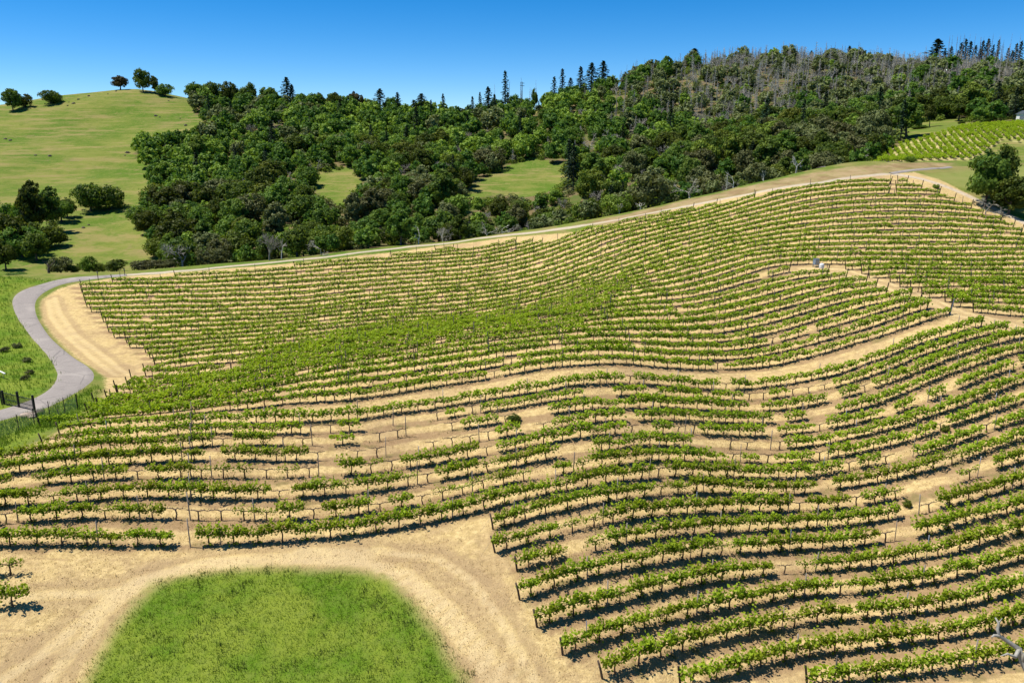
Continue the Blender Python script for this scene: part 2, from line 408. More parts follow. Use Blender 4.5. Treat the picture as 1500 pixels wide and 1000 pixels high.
def ground_material():
    t = NT('ground_cover')
    pos = t.node('ShaderNodeNewGeometry').outputs['Position']
    sep = t.node('ShaderNodeSeparateXYZ'); t.link(pos, sep.inputs[0])
    phi = t.attr('phi')
    com = t.node('ShaderNodeCombineXYZ')
    t.link(t.math('MULTIPLY', phi, 7.0), com.inputs[0]); t.link(t.math('MULTIPLY', sep.outputs[0], .28), com.inputs[1])
    streak = t.noise(com.outputs[0], 1.0, 6, .7)
    big = t.noise(pos, .03, 4, .6); mid = t.noise(pos, .22, 5, .65); fine = t.noise(pos, 2.2, 6, .75); grit = t.noise(pos, 9, 3, .7)
    # straw mown between the rows
    straw = t.mix(t.step(fine, .3, .72), (.42, .30, .125), (.69, .52, .245))
    straw = t.mix(t.math('MULTIPLY', t.step(streak, .50, .66), .7), straw, (.40, .275, .135))
    straw = t.mix(t.math('MULTIPLY', t.step(mid, .50, .66), .5), straw, (.46, .325, .165))
    straw = t.mix(t.math('MULTIPLY', t.step(grit, .56, .70), .6), straw, (.20, .135, .065))
    straw = t.mix(t.math('MULTIPLY', t.step(t.noise(pos, .13, 6, .72), .50, .62), .6), straw, t.mix(fine, (.24, .155, .08), (.48, .34, .18)))
    straw = t.mix(t.math('MULTIPLY', t.step(t.noise(pos, .8, 6, .75), .55, .66), .45), straw, (.24, .17, .075))
    # bare brown soil and dead weeds along each row
    rd = t.attr('rowd')
    rdn = t.math('ADD', rd, t.math('MULTIPLY', t.math('SUBTRACT', t.noise(pos, .9, 5, .7), .5), 1.3))
    soil = t.mix(fine, (.17, .105, .052), (.42, .28, .15))
    soil = t.mix(t.math('MULTIPLY', t.step(t.noise(pos, .6, 4), .52, .66), .6), soil, (.14, .135, .04))
    sm = t.math('MULTIPLY', t.math('SUBTRACT', 1.0, t.step(rdn, .45, .95)), t.attr('rowm'))
    straw = t.mix(t.math('MULTIPLY', sm, .85), straw, soil)
    # hill grass
    dry = t.step(t.math('ADD', t.math('MULTIPLY', big, .65), t.math('MULTIPLY', mid, .35)), .40, .60)
    m2 = t.noise(pos, .11, 6, .75); m3 = t.noise(pos, .9, 5, .8)
    grass = t.mix(dry, (.065, .132, .011), (.195, .20, .045))
    grass = t.mix(t.math('MULTIPLY', t.step(m2, .50, .62), .65), grass, (.065, .125, .010))
    grass = t.mix(t.math('MULTIPLY', t.step(t.noise(pos, .35, 6, .8), .54, .64), .5), grass, (.25, .215, .075))
    grass = t.mix(t.math('MULTIPLY', t.step(m3, .48, .66), .5), grass, (.235, .215, .065))
    grass = t.mix(t.math('MULTIPLY', t.step(m3, .54, .36), .0), grass, (.05, .10, .01))
    grass = t.mix(t.math('MULTIPLY', t.step(fine, .35, .7), .45), grass, (.17, .225, .045))
    grass = t.mix(t.math('MULTIPLY', t.step(t.noise(pos, .07, 5, .75), .60, .68), .5), grass, (.24, .17, .09))
    grass = t.mix(t.math('MULTIPLY', t.step(grit, .55, .75), .3), grass, (.06, .09, .02))
    c2 = t.node('ShaderNodeCombineXYZ'); t.link(t.math('MULTIPLY', sep.outputs[0], .045), c2.inputs[0]); t.link(t.math('MULTIPLY', sep.outputs[1], .03), c2.inputs[1]); t.link(t.math('MULTIPLY', sep.outputs[2], .85), c2.inputs[2])
    ter = t.noise(c2.outputs[0], 1.0, 6, .75)
    grass = t.mix(t.math('MULTIPLY', t.step(ter, .49, .62), .7), grass, (.27, .215, .085))
    grass = t.mix(t.math('MULTIPLY', t.step(ter, .48, .34), .5), grass, (.075, .14, .012))
    sp = t.noise(pos, 1.6, 4, .8)
    grass = t.mix(t.math('MULTIPLY', t.step(sp, .62, .72), .6), grass, (.10, .095, .045))
    # lush grass
    lush = t.mix(t.step(mid, .35, .65), (.095, .18, .012), (.20, .25, .03))
    lush = t.mix(t.math('MULTIPLY', t.step(fine, .4, .7), .6), lush, (.16, .20, .04))
    edge = t.math('MULTIPLY', t.math('SUBTRACT', fine, .5), 2.6)
    edge2 = t.math('ADD', edge, t.math('MULTIPLY', t.math('SUBTRACT', mid, .5), 4.0))
    col = grass
    lit = t.mix(fine, (.10, .075, .04), (.23, .17, .085))
    lit = t.mix(t.step(mid, .46, .6), lit, (.085, .115, .028))
    col = t.mix(t.math('MULTIPLY', t.step(t.math('ADD', t.attr('sd_forest'), t.math('MULTIPLY', edge2, 2.5)), -2, 3), .95), col, lit)
    col = t.mix(t.step(t.math('ADD', t.attr('sd_straw'), t.math('MULTIPLY', edge, .7)), -.3, .6), col, straw)
    col = t.mix(t.math('MULTIPLY', t.step(t.math('ADD', t.attr('sd_field'), edge2), -1, 2), .8), col, t.mix(mid, (.15, .20, .035), (.30, .28, .10)))
    bank = t.mix(t.step(mid, .35, .65), (.25, .155, .085), (.40, .28, .16))
    col = t.mix(t.math('MULTIPLY', t.step(t.math('ADD', t.attr('sd_bank'), edge2), -1.5, 2.0), .8), col, t.mix(t.math('MULTIPLY', t.step(t.noise(pos, .5, 6, .75), .48, .62), .6), bank, (.26, .235, .085)))
    col = t.mix(t.step(t.math('ADD', t.attr('sd_upvine'), edge), -.5, 1.0), col, t.mix(t.step(mid, .4, .6), (.22, .24, .06), (.46, .37, .19)))
    # tracks of pale dust and gravel
    dust = t.mix(t.step(fine, .3, .7), (.40, .33, .25), (.58, .49, .37))
    wt = t.attr('track')
    col = t.mix(t.math('MULTIPLY', t.math('SUBTRACT', 1.0, t.step(t.math('ADD', wt, t.math('MULTIPLY', edge, .45)), .5, 1.5)), .9), col, dust)
    rut = t.attr('rut')
    col = t.mix(t.math('MULTIPLY', t.math('SUBTRACT', 1.0, t.step(t.math('ADD', rut, t.math('MULTIPLY', edge, .35)), .10, .50)), .5), col, (.63, .49, .27))
    rb = t.math('MULTIPLY', t.step(t.math('ADD', rut, t.math('MULTIPLY', edge, .3)), .35, .6), t.math('SUBTRACT', 1.0, t.step(t.math('ADD', rut, t.math('MULTIPLY', edge, .5)), .9, 1.7)))
    col = t.mix(t.math('MULTIPLY', rb, .5), col, (.34, .235, .125))
    # lush grass patches over all
    col = t.mix(t.step(t.math('ADD', t.attr('sd_lush'), t.math('MULTIPLY', edge2, .45)), -.9, .6), col, lush)
    bump = t.math('ADD', t.math('MULTIPLY', fine, 1.0), t.math('MULTIPLY', grit, .45))
    t.bsdf(col, .95, .05, bump, .16, .8)
    return t.m


# ------------------------------------------------------------------ mesh helpers
class Buf:
    def __init__(s):
        s.v, s.f, s.m, s.t, s.n = [], [], [], [], 0

    def add(s, v, f, mat=0, tint=None):
        v = np.asarray(v, float).reshape(-1, 3); f = np.asarray(f, int).reshape(-1, 4)
        s.v.append(v); s.f.append(f + s.n); s.m.append(np.full(len(f), mat))
        s.t.append(np.full(len(v), .5) if tint is None else np.broadcast_to(tint, (len(v),)))
        s.n += len(v)

    def arrays(s):
        return np.concatenate(s.v), np.concatenate(s.f), np.concatenate(s.m), np.concatenate(s.t)


def mesh_from(name, v, f, mats, mi=None, tint=None, smooth=False):
    me = bpy.data.meshes.new(name)
    v = np.ascontiguousarray(v, np.float32); f = np.ascontiguousarray(f, np.int32)
    k = f.shape[1]
    me.vertices.add(len(v)); me.vertices.foreach_set('co', v.ravel())
    me.loops.add(f.size); me.loops.foreach_set('vertex_index', f.ravel())
    me.polygons.add(len(f)); me.polygons.foreach_set('loop_start', np.arange(0, f.size, k, dtype=np.int32))
    for m in mats:
        me.materials.append(m)
    if mi is not None:
        me.polygons.foreach_set('material_index', np.ascontiguousarray(mi, np.int32))
    me.polygons.foreach_set('use_smooth', np.full(len(f), smooth))
    me.update(calc_edges=True)
    if tint is not None:
        a = me.attributes.new('tint', 'FLOAT', 'POINT'); a.data.foreach_set('value', np.ascontiguousarray(tint, np.float32))
    me.validate()
    return me


def buf_mesh(name, b, mats, smooth=False):
    v, f, m, t = b.arrays()
    return mesh_from(name, v, f, mats, m, t, smooth)


def link(name, data, parent=None, **props):
    o = bpy.data.objects.new(name, data); COL.objects.link(o)
    if parent is not None:
        o.parent = parent
    for k, v in props.items():
        if v is not None:
            o[k] = v
    return o


def tube(b, pts, rad, sides=5, mat=0, tint=None, cap=True):
    pts = np.asarray(pts, float); n = len(pts)
    rad = np.broadcast_to(rad, (n,)).astype(float)
    tan = np.gradient(pts, axis=0); tan /= np.linalg.norm(tan, axis=1)[:, None] + 1e-9
    ref = np.array([0, 0, 1.0]) if abs(tan[:, 2]).mean() < .8 else np.array([1.0, 0, 0])
    a = np.cross(tan, ref); a /= np.linalg.norm(a, axis=1)[:, None] + 1e-9
    bb = np.cross(tan, a)
    an = np.arange(sides) * 2 * PI / sides
    ring = pts[:, None] + rad[:, None, None] * (np.cos(an)[None, :, None] * a[:, None] + np.sin(an)[None, :, None] * bb[:, None])
    v = ring.reshape(-1, 3); f = []
    for i in range(n - 1):
        for j in range(sides):
            k = (j + 1) % sides
            f.append((i * sides + j, i * sides + k, (i + 1) * sides + k, (i + 1) * sides + j))
    if cap:
        o = (n - 1) * sides
        if sides == 4:
            f.append((o, o + 1, o + 2, o + 3))
        elif sides >= 5:
            f.append((o, o + 1, o + 2, o + 3))
            if sides == 5:
                pass
            if sides >= 6:
                f.append((o, o + 3, o + 4, o + 5))
    b.add(v, f, mat, tint)


def box(b, lo, hi, mat=0):
    x0, y0, z0 = lo; x1, y1, z1 = hi
    v = [(x0, y0, z0), (x1, y0, z0), (x1, y1, z0), (x0, y1, z0), (x0, y0, z1), (x1, y0, z1), (x1, y1, z1), (x0, y1, z1)]
    b.add(v, [(0, 3, 2, 1), (4, 5, 6, 7), (0, 1, 5, 4), (1, 2, 6, 5), (2, 3, 7, 6), (3, 0, 4, 7)], mat)


def leaves(b, ce, nrm, size, rng, mat=0, tint=None, asp=.72):
    ce = np.asarray(ce, float); n = len(ce)
    nrm = nrm / (np.linalg.norm(nrm, axis=1)[:, None] + 1e-9)
    r = rng.normal(size=(n, 3)); a = np.cross(nrm, r); a /= np.linalg.norm(a, axis=1)[:, None] + 1e-9
    bb = np.cross(nrm, a)
    s = np.broadcast_to(size, (n,))[:, None]
    bend = nrm * s * rng.uniform(-.25, .25, (n, 1))
    v = np.stack([ce + a * s + bend, ce + bb * s * asp, ce - a * s + bend, ce - bb * s * asp], 1).reshape(-1, 3)
    f = np.arange(4 * n).reshape(-1, 4)
    b.add(v, f, mat, None if tint is None else np.repeat(np.broadcast_to(tint, (n,)), 4))


def unit(rng, n):
    d = rng.normal(size=(n, 3)); return d / np.linalg.norm(d, axis=1)[:, None]


# ------------------------------------------------------------------ ground sheet
near = (GP[:, 0] > -110) & (GP[:, 0] < 135) & (GP[:, 1] > 25) & (GP[:, 1] < 185)
phi = np.zeros(len(GP)); phi[near] = tps_eval(pfit, GP[near] / S_)
upv = in_poly(GP, P_UPVINE)
A = {}
A['phi'] = phi
sdC = sdist(GP, P_C); sdT = sdist(GP, P_TURN); sdK = sdist(GP, P_CLEAR); sdS = sdist(GP, P_STRAW)
k = np.where(phi > -.5, np.round(phi), np.round(phi + .8) - .8)
k = np.where((phi > -1.8) & (phi <= -.5), np.where(phi > -.9, 0, -1.8), k)
A['rowd'] = (phi - k) * 2.6 + .34           # metres from the row, the soil strip lies a little downhill
A['rowd'] = np.abs(A['rowd'])
rowm = near & (sdS > .5) & (sdT < 0) & (sdK < 0) & ((sdC > -1) | (phi < -.4))
A['rowm'] = rowm.astype(float)
A['sd_straw'] = np.clip(sdS, -50, 50)
A['sd_lush'] = np.clip(np.maximum.reduce([sdist(GP, P_PATCH), sdist(GP, P_VERGE), sdist(GP, P_STRIP)]), -50, 50)
A['sd_bank'] = np.clip(sdist(GP, P_BANK), -50, 50)
A['sd_field'] = np.clip(sdist(GP, P_FIELD), -50, 50)
A['sd_upvine'] = np.clip(sdist(GP, P_UPVINE), -50, 50)
A['track'] = np.clip(np.minimum.reduce([ldist(GP, L_TRACK), ldist(GP, L_TRACK2) + .35, ldist(GP, L_RTRACK) + .2]), 0, 50)
# wheel ruts of the dirt track below and of the bend beside the road
ruts = [G([(-20, 1010), (60, 960), (130, 900), (200, 850), (300, 822), (420, 815), (520, 815), (600, 840), (660, 890), (720, 960), (760, 1020)]),
        G([(60, 1010), (100, 960), (160, 890), (230, 842), (330, 828), (450, 822), (540, 828), (610, 865), (660, 920), (700, 970), (725, 1020)]),
        G([(790, 1010), (740, 920), (690, 850), (640, 818), (560, 806), (440, 806)]),
        G([(70, 440), (75, 465), (95, 490), (130, 520), (170, 550)]), G([(80, 436), (88, 460), (110, 490), (150, 520), (190, 550)]),
        G([(0, 880), (80, 870), (160, 868), (230, 850)]),
        G([(1160, 398), (1230, 400), (1290, 418), (1350, 440), (1400, 462), (1500, 484)]), G([(1170, 393), (1240, 395), (1300, 413), (1360, 436), (1410, 457), (1500, 479)])]
A['rut'] = np.clip(np.minimum.reduce([ldist(GP, r) for r in ruts]), 0, 50)
# ---- wooded area
ROADY = np.array([(-50, 150), (180, 151), (300, 154), (420, 158), (500, 161), (600, 167), (700, 171), (760, 171), (850, 167), (930, 165), (1000, 167), (1100, 174), (1180, 181), (1260, 196), (1320, 222), (1390, 268), (1440, 262), (1560, 272)])
RIDGEY = np.array([(-50, 430), (270, 466), (420, 452), (550, 432), (650, 422), (750, 432), (900, 466), (1000, 502), (1200, 518), (1400, 502), (1560, 486)])
LEFTB = np.array([(100, 270), (130, 270), (147, 284), (165, 286), (185, 308), (198, 262), (206, 203), (228, 200), (245, 218), (265, 226), (290, 217), (310, 204), (345, 213), (370, 230), (395, 248), (450, 248)])
CLEARS = [[(455, 262), (470, 249), (510, 243), (532, 264), (520, 285), (510, 303), (490, 300), (462, 280)],
          [(655, 297), (690, 275), (720, 255), (760, 235), (790, 229), (810, 240), (852, 246), (850, 258), (820, 275), (790, 285), (760, 290), (735, 285), (700, 290), (680, 298)],
          [(1285, 190), (1330, 178), (1400, 171), (1428, 177), (1380, 192), (1320, 204)],
          [(872, 153), (900, 151), (905, 158), (880, 160)], [(965, 166), (1010, 168), (1008, 174), (970, 173)], [(930, 225), (960, 213), (990, 213), (985, 220), (950, 236)],
          [(775, 160), (798, 159), (796, 167), (778, 168)], [(395, 300), (445, 300), (455, 318), (420, 322)]]


def wooded(P3):
    px, py, d = project(P3)
    return (d > 0) & (P3[:, 1] > np.interp(px, ROADY[:, 0], ROADY[:, 1]) + 3) & (P3[:, 1] < np.interp(px, RIDGEY[:, 0], RIDGEY[:, 1]) + 6) & (px > np.interp(py, LEFTB[:, 0], LEFTB[:, 1])) & (px < 1560)


fm = np.full(len(GP), -6.0)
fsel = (GP[:, 1] > 140) & (GP[:, 1] < 700)
G3 = np.concatenate([GP, GZ[:, None]], 1)
w_ = wooded(G3[fsel]); ppx, ppy, _ = project(G3[fsel])
for cl in CLEARS:
    w_ &= ~in_poly(np.stack([ppx, ppy], -1), cl)
fm[fsel] = np.where(w_, 6.0, -6.0)
A['sd_forest'] = fm

nx, ny = len(GX), len(GY)
idx = np.arange(nx * ny).reshape(ny, nx)
quads = np.stack([idx[:-1, :-1], idx[:-1, 1:], idx[1:, 1:], idx[1:, :-1]], -1).reshape(-1, 4)
gme = mesh_from('ground', G3, quads, [ground_material()], smooth=True)
for kname, arr in A.items():
    at = gme.attributes.new(kname, 'FLOAT', 'POINT'); at.data.foreach_set('value', np.ascontiguousarray(arr, np.float32))
link('ground', gme, None, kind='structure', label='straw covered vineyard slopes and green grassy hills')


# ------------------------------------------------------------------ road
def resample(P, n):
    P = np.asarray(P, float); d = np.concatenate([[0], np.cumsum(np.linalg.norm(np.diff(P, axis=0), axis=1))])
    s = np.linspace(0, d[-1], n)
    return np.stack([np.interp(s, d, P[:, i]) for i in range(P.shape[1])], -1)


def smooth_line(P, it=8):
    P = P.copy()
    for _ in range(it):
        P[1:-1] = .25 * P[:-2] + .5 * P[1:-1] + .25 * P[2:]
    return P


t = NT('asphalt')
pos = t.node('ShaderNodeNewGeometry').outputs['Position']
fi = t.noise(pos, 6, 5, .8); md = t.noise(pos, .25, 4, .6)
ac = t.mix(t.step(fi, .25, .75), (.225, .20, .18), (.325, .29, .265))
ac = t.mix(t.math('MULTIPLY', t.step(md, .5, .7), .45), ac, (.42, .375, .33))
ac = t.mix(t.math('MULTIPLY', t.step(t.noise(pos, .55, 5, .7), .56, .66), .4), ac, (.20, .18, .165))
vo = t.node('ShaderNodeTexVoronoi', feature='DISTANCE_TO_EDGE'); vo.inputs['Scale'].default_value = .16; t.link(pos, vo.inputs['Vector'])
ac = t.mix(t.math('MULTIPLY', t.math('SUBTRACT', 1.0, t.step(t.math('ADD', vo.outputs[0], t.math('MULTIPLY', t.math('SUBTRACT', fi, .5), .03)), .0, .018)), .5), ac, (.12, .11, .105))
t.bsdf(ac, .95, .03, fi, .01, .5)
lft = smooth_line(resample(ground([(-60, 618), (0, 600), (30, 590), (48, 583), (60, 577), (72, 568), (80, 556), (81, 546), (74, 533), (65, 518), (50, 501), (38, 486), (25, 468), (17, 451), (15, 439), (20, 431), (30, 424.5), (45, 419), (65, 414), (90, 408.5), (130, 404.5), (185, 401.5)])[:, :2], 160))
rgt = smooth_line(resample(ground([(-60, 634), (0, 617), (20, 612), (40, 607), (60, 601), (80, 594), (100, 584), (115, 575), (135, 563), (143, 553), (141, 545), (130, 535), (110, 524), (95, 512), (80, 499), (70, 487), (59, 470), (54, 457), (53, 445), (57, 436), (66, 428), (81, 420), (102, 414.5), (132, 409.5), (185, 404.5)])[:, :2], 160))
def strip(name, L, R, mat, lift, label):
    m = 9; w = np.linspace(0, 1, m)
    V = L[:, None] * (1 - w[None, :, None]) + R[:, None] * w[None, :, None]
    z = height(V[..., 0], V[..., 1]) + lift + .05 * np.sin(w * PI)[None]
    z[:, 0] -= lift + .12; z[:, -1] -= lift + .12
    v = np.concatenate([V, z[..., None]], -1).reshape(-1, 3); n = len(L)
    ii = np.arange(n * m).reshape(n, m)
    f = np.stack([ii[:-1, :-1], ii[1:, :-1], ii[1:, 1:], ii[:-1, 1:]], -1).reshape(-1, 4)
    return link(name, mesh_from(name, v, f[:, ::-1] if False else f, [mat], smooth=True), None, kind='structure', label=label)
strip('road', rgt, lft, t.m, .09, 'curving grey asphalt road at the left edge of the vineyard')
tk = smooth_line(resample(G([(1500, 330), (1440, 300)]), 2))
gr = smooth_line(resample(G([(1305, 254.5), (1325, 251), (1345, 249), (1370, 247), (1392, 245)]), 30))
gn = np.gradient(gr, axis=0); gn = np.stack([-gn[:, 1], gn[:, 0]], -1) / np.linalg.norm(gn, axis=1)[:, None]
strip('upper_road', gr - gn * .6, gr + gn * .6, t.m, .08, 'short grey stretch of road over the top of the vineyard')
gr2 = smooth_line(resample(G([(1196, 247), (1207, 242), (1217, 237), (1226, 234)]), 24))
gn = np.gradient(gr2, axis=0); gn = np.stack([-gn[:, 1], gn[:, 0]], -1) / np.linalg.norm(gn, axis=1)[:, None]
strip('far_road', gr2 - gn * 2.0, gr2 + gn * 2.0, t.m, .09, 'grey road climbing between the wood and the upper vineyard')

# ------------------------------------------------------------------ grapevines
ORD = 'first second third fourth fifth sixth seventh eighth ninth tenth eleventh twelfth thirteenth fourteenth fifteenth sixteenth seventeenth eighteenth nineteenth twentieth'.split()
TENS = ['', '', 'twenty', 'thirty', 'forty', 'fifty', 'sixty', 'seventy', 'eighty', 'ninety']
def ordinal(n):
    if n <= 20: return ORD[n - 1]
    tns = TENS[n // 10]
    return tns[:-1] + 'ieth' if n % 10 == 0 else tns + '-' + ORD[n % 10 - 1]


def vine_arms(rng, b, mat, gn=1.0):
    h = rng.uniform(.62, .74)
    bx, by = rng.uniform(-.08, .08, 2)
    pts = [(0, 0, -.12), (bx * .4, by * .5, h * .25), (bx, by, h * .55), (bx * .5, by * .4, h * .85), (0, 0, h)]
    tube(b, pts, [.062, .052, .045, .045, .052], 6, mat)
    ends = []
    for s in (-1, 1):
        L = rng.uniform(.62, .82)
        q = [(0, 0, h)] + [(s * L * u, rng.uniform(-.04, .04), h + .06 + rng.uniform(-.03, .04)) for u in (.25, .5, .75, 1)]
        tube(b, q, [.045, .036, .03, .025, .018], 5, mat)
        ends += q[1:]
    return h, ends


def make_vine(rng, nshoot=15, nl=9, size=.068, vig=1.0):
    tb, fb = Buf(), Buf()
    h, ends = vine_arms(rng, tb, 0)
    C, T = [], []
    clump = rng.uniform(.6, 1.2, 9)
    for i in range(nshoot):
        u = rng.uniform(-.92, .92)
        k = clump[int((u + .93) / .2071)]
        L = rng.uniform(.36, .64) * vig * k
        base = np.array([u, rng.normal(0, .03), h + .06]); lean = np.array([rng.normal(0, .25), rng.normal(0, .45), 1.0])
        s = np.linspace(.0, 1, nl)[:, None]
        p = base + lean * s * L + rng.normal(0, .085, (nl, 3)) * np.array([1, 1.35, .8])
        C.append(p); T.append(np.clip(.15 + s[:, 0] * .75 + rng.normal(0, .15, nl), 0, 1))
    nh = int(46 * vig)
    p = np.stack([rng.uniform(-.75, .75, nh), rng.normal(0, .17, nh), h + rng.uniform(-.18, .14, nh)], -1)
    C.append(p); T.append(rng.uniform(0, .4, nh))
    if rng.random() < .35:                                             # suckers at the foot
        n = 14; C.append(np.stack([rng.normal(0, .14, n), rng.normal(0, .14, n), rng.uniform(.03, .3, n)], -1)); T.append(rng.uniform(0, .6, n))
    C = np.concatenate(C); T = np.concatenate(T)
    nr = unit(rng, len(C)) * .9 + np.array([0, 0, .8])
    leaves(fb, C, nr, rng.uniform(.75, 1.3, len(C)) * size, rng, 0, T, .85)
    return tb, fb


def make_bare(rng, extra=0):
    b = Buf()
    h, ends = vine_arms(rng, b, 0)
    for e in ends:
        for _ in range(2):
            e2 = np.array(e) + np.array([rng.normal(0, .05), rng.normal(0, .05), rng.uniform(.05, .16)])
            tube(b, [e, e2], [.014, .007], 4, 0)
    return b


r = np.random.default_rng(5)
VB = [make_vine(r, 27, 11, .088, v) for v in (1.0, 1.1, .95, 1.15, 1.0, .9, 1.05)] + [make_vine(r, 13, 8, .07, .72) for _ in range(4)]
V_TR = [buf_mesh('vine_trunk', a, [VINE_WOOD], True) for a, b in VB]
V_FO = [buf_mesh('vine_foliage', b, [VINE_LEAF]) for a, b in VB]
NFULL = 7
BB = [make_bare(r) for _ in range(6)]
B_ME = [buf_mesh('bare_vine', b, [BARE_WOOD], True) for b in BB]
FARV = []                                                             # lighter vines for the mass far up the slope
for v in (1.0, 1.1, .9, 1.0, 1.05, .75, .7):
    b = Buf(); rr = r
    h = .68
    tube(b, [(0, 0, -.15), (.04, 0, .35), (0, 0, h)], [.055, .045, .045], 4, 1)
    tube(b, [(-.8, 0, h + .05), (0, 0, h), (.8, 0, h + .05)], [.02, .04, .02], 4, 1)
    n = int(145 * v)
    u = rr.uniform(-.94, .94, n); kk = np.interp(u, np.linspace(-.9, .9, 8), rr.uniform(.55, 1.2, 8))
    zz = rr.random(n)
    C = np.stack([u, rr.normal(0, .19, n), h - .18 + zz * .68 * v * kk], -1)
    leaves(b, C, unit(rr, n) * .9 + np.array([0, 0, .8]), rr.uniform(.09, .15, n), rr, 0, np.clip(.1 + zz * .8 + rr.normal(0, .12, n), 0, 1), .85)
    FARV.append(b.arrays())

EXC = dict(  # traced state of the vines: B bare, G gap, T thin
 a='B911-931 B1055-1071',
 b='B447-500 G530-625 B627-645 T655-670 B675-715 T722-735 G865-890 T890-916 G943-954 B1024-1036 B1095-1125 T1125-1143 B1145-1212 B1340-1347',
 c='B306-338 B400-450 T490-505 G450-490 G505-545 B545-590 G590-648 B648-684 B733-747 G748-776 G792-799 G901-909 G1100-1120 T1125-1147 G1203-1222 B1222-1229 B1255-1278',
 d='G284-318 T407-433 B437-485 G486-517 B518-567 G568-624 B625-742 B750-762 G763-790 B790-810 G902-922 B1102-1114 G1138-1152 G1173-1222 B1262-1268 G1293-1306 B1373-1387',
 e='G20-48 B188-214 T290-318 B377-392 T392-445 B445-460 G461-490 G521-533 T533-545 G546-556 B556-576 B660-680 B711-733 B903-940 G941-960 B987-1022 G1128-1140 T1142-1197 B1200-1222 T1229-1292 G1293-1305 B1307-1316 G1338-1350 G1388-1399 B1471-1490',
 f='B383-412 B447-468 B620-640 T703-718 B807-818 G819-838 B838-852 G852-868 T906-916 G963-972 G1022-1050 B1052-1102 G1103-1126 B1127-1143 B1294-1305 B1352-1357',
 g='B0-20 B252-352 T353-420 B427-466 B555-563 G564-573 B605-645 T645-716 T750-768 B770-790 G791-815 B1072-1086 B1120-1129 B1200-1224 T1315-1330 B1364-1378 G1379-1391 G1431-1440',
 h='G92-97 G260-281 B962-980 B1180-1190 B1243-1256 B1298-1312 G1313-1328 B1442-1453 G1454-1460',
 i='G1191-1206', j='B1155-1172 B1200-1208 B1237-1255 T1256-1270 G1325-1340 B1341-1356 G1357-1416 T1417-1437 G1438-1454',
 k='B812-838 G839-847 B848-870 G1331-1358 B1360-1372 T1374-1390 B1398-1415 G1471-1479', l='G1246-1261 B1284-1298 G1311-1330', m='B1127-1152 G1153-1160', n='', o='G1136-1142', p='G1205-1214 G1443-1448', q='')
EXCP = {k: [(s[0], float(s[1:].split('-')[0]), float(s[1:].split('-')[1])) for s in v.split()] for k, v in EXC.items()}
RNAME = {k: '%s row below the pale path' % ORD[i] for i, k in enumerate('abcdefgh')}
RNAME.update({k: '%s row starting beside the dirt turnaround' % ORD[i] for i, k in enumerate('ijklmnop')})
RNAME['q'] = 'lowest row at the bottom edge'

# rows as level lines of the field phi, column by column
XS = np.arange(-100, 125, .5); YS = np.arange(30, 185, .5)
xx, yy = np.meshgrid(XS, YS)
PHG = tps_eval(pfit, np.stack([xx.ravel(), yy.ravel()], -1) / S_).reshape(xx.shape)


def level(v):
    L = []
    for i, x in enumerate(XS):
        col = PHG[:, i]
        w = np.nonzero((col[:-1] < v) & (col[1:] >= v))[0]
        if len(w) == 0:
            L.append((x, np.nan)); continue
        j = w[0]; tt = (v - col[j]) / (col[j + 1] - col[j])
        L.append((x, YS[j] + .5 * tt))
    return np.array(L)


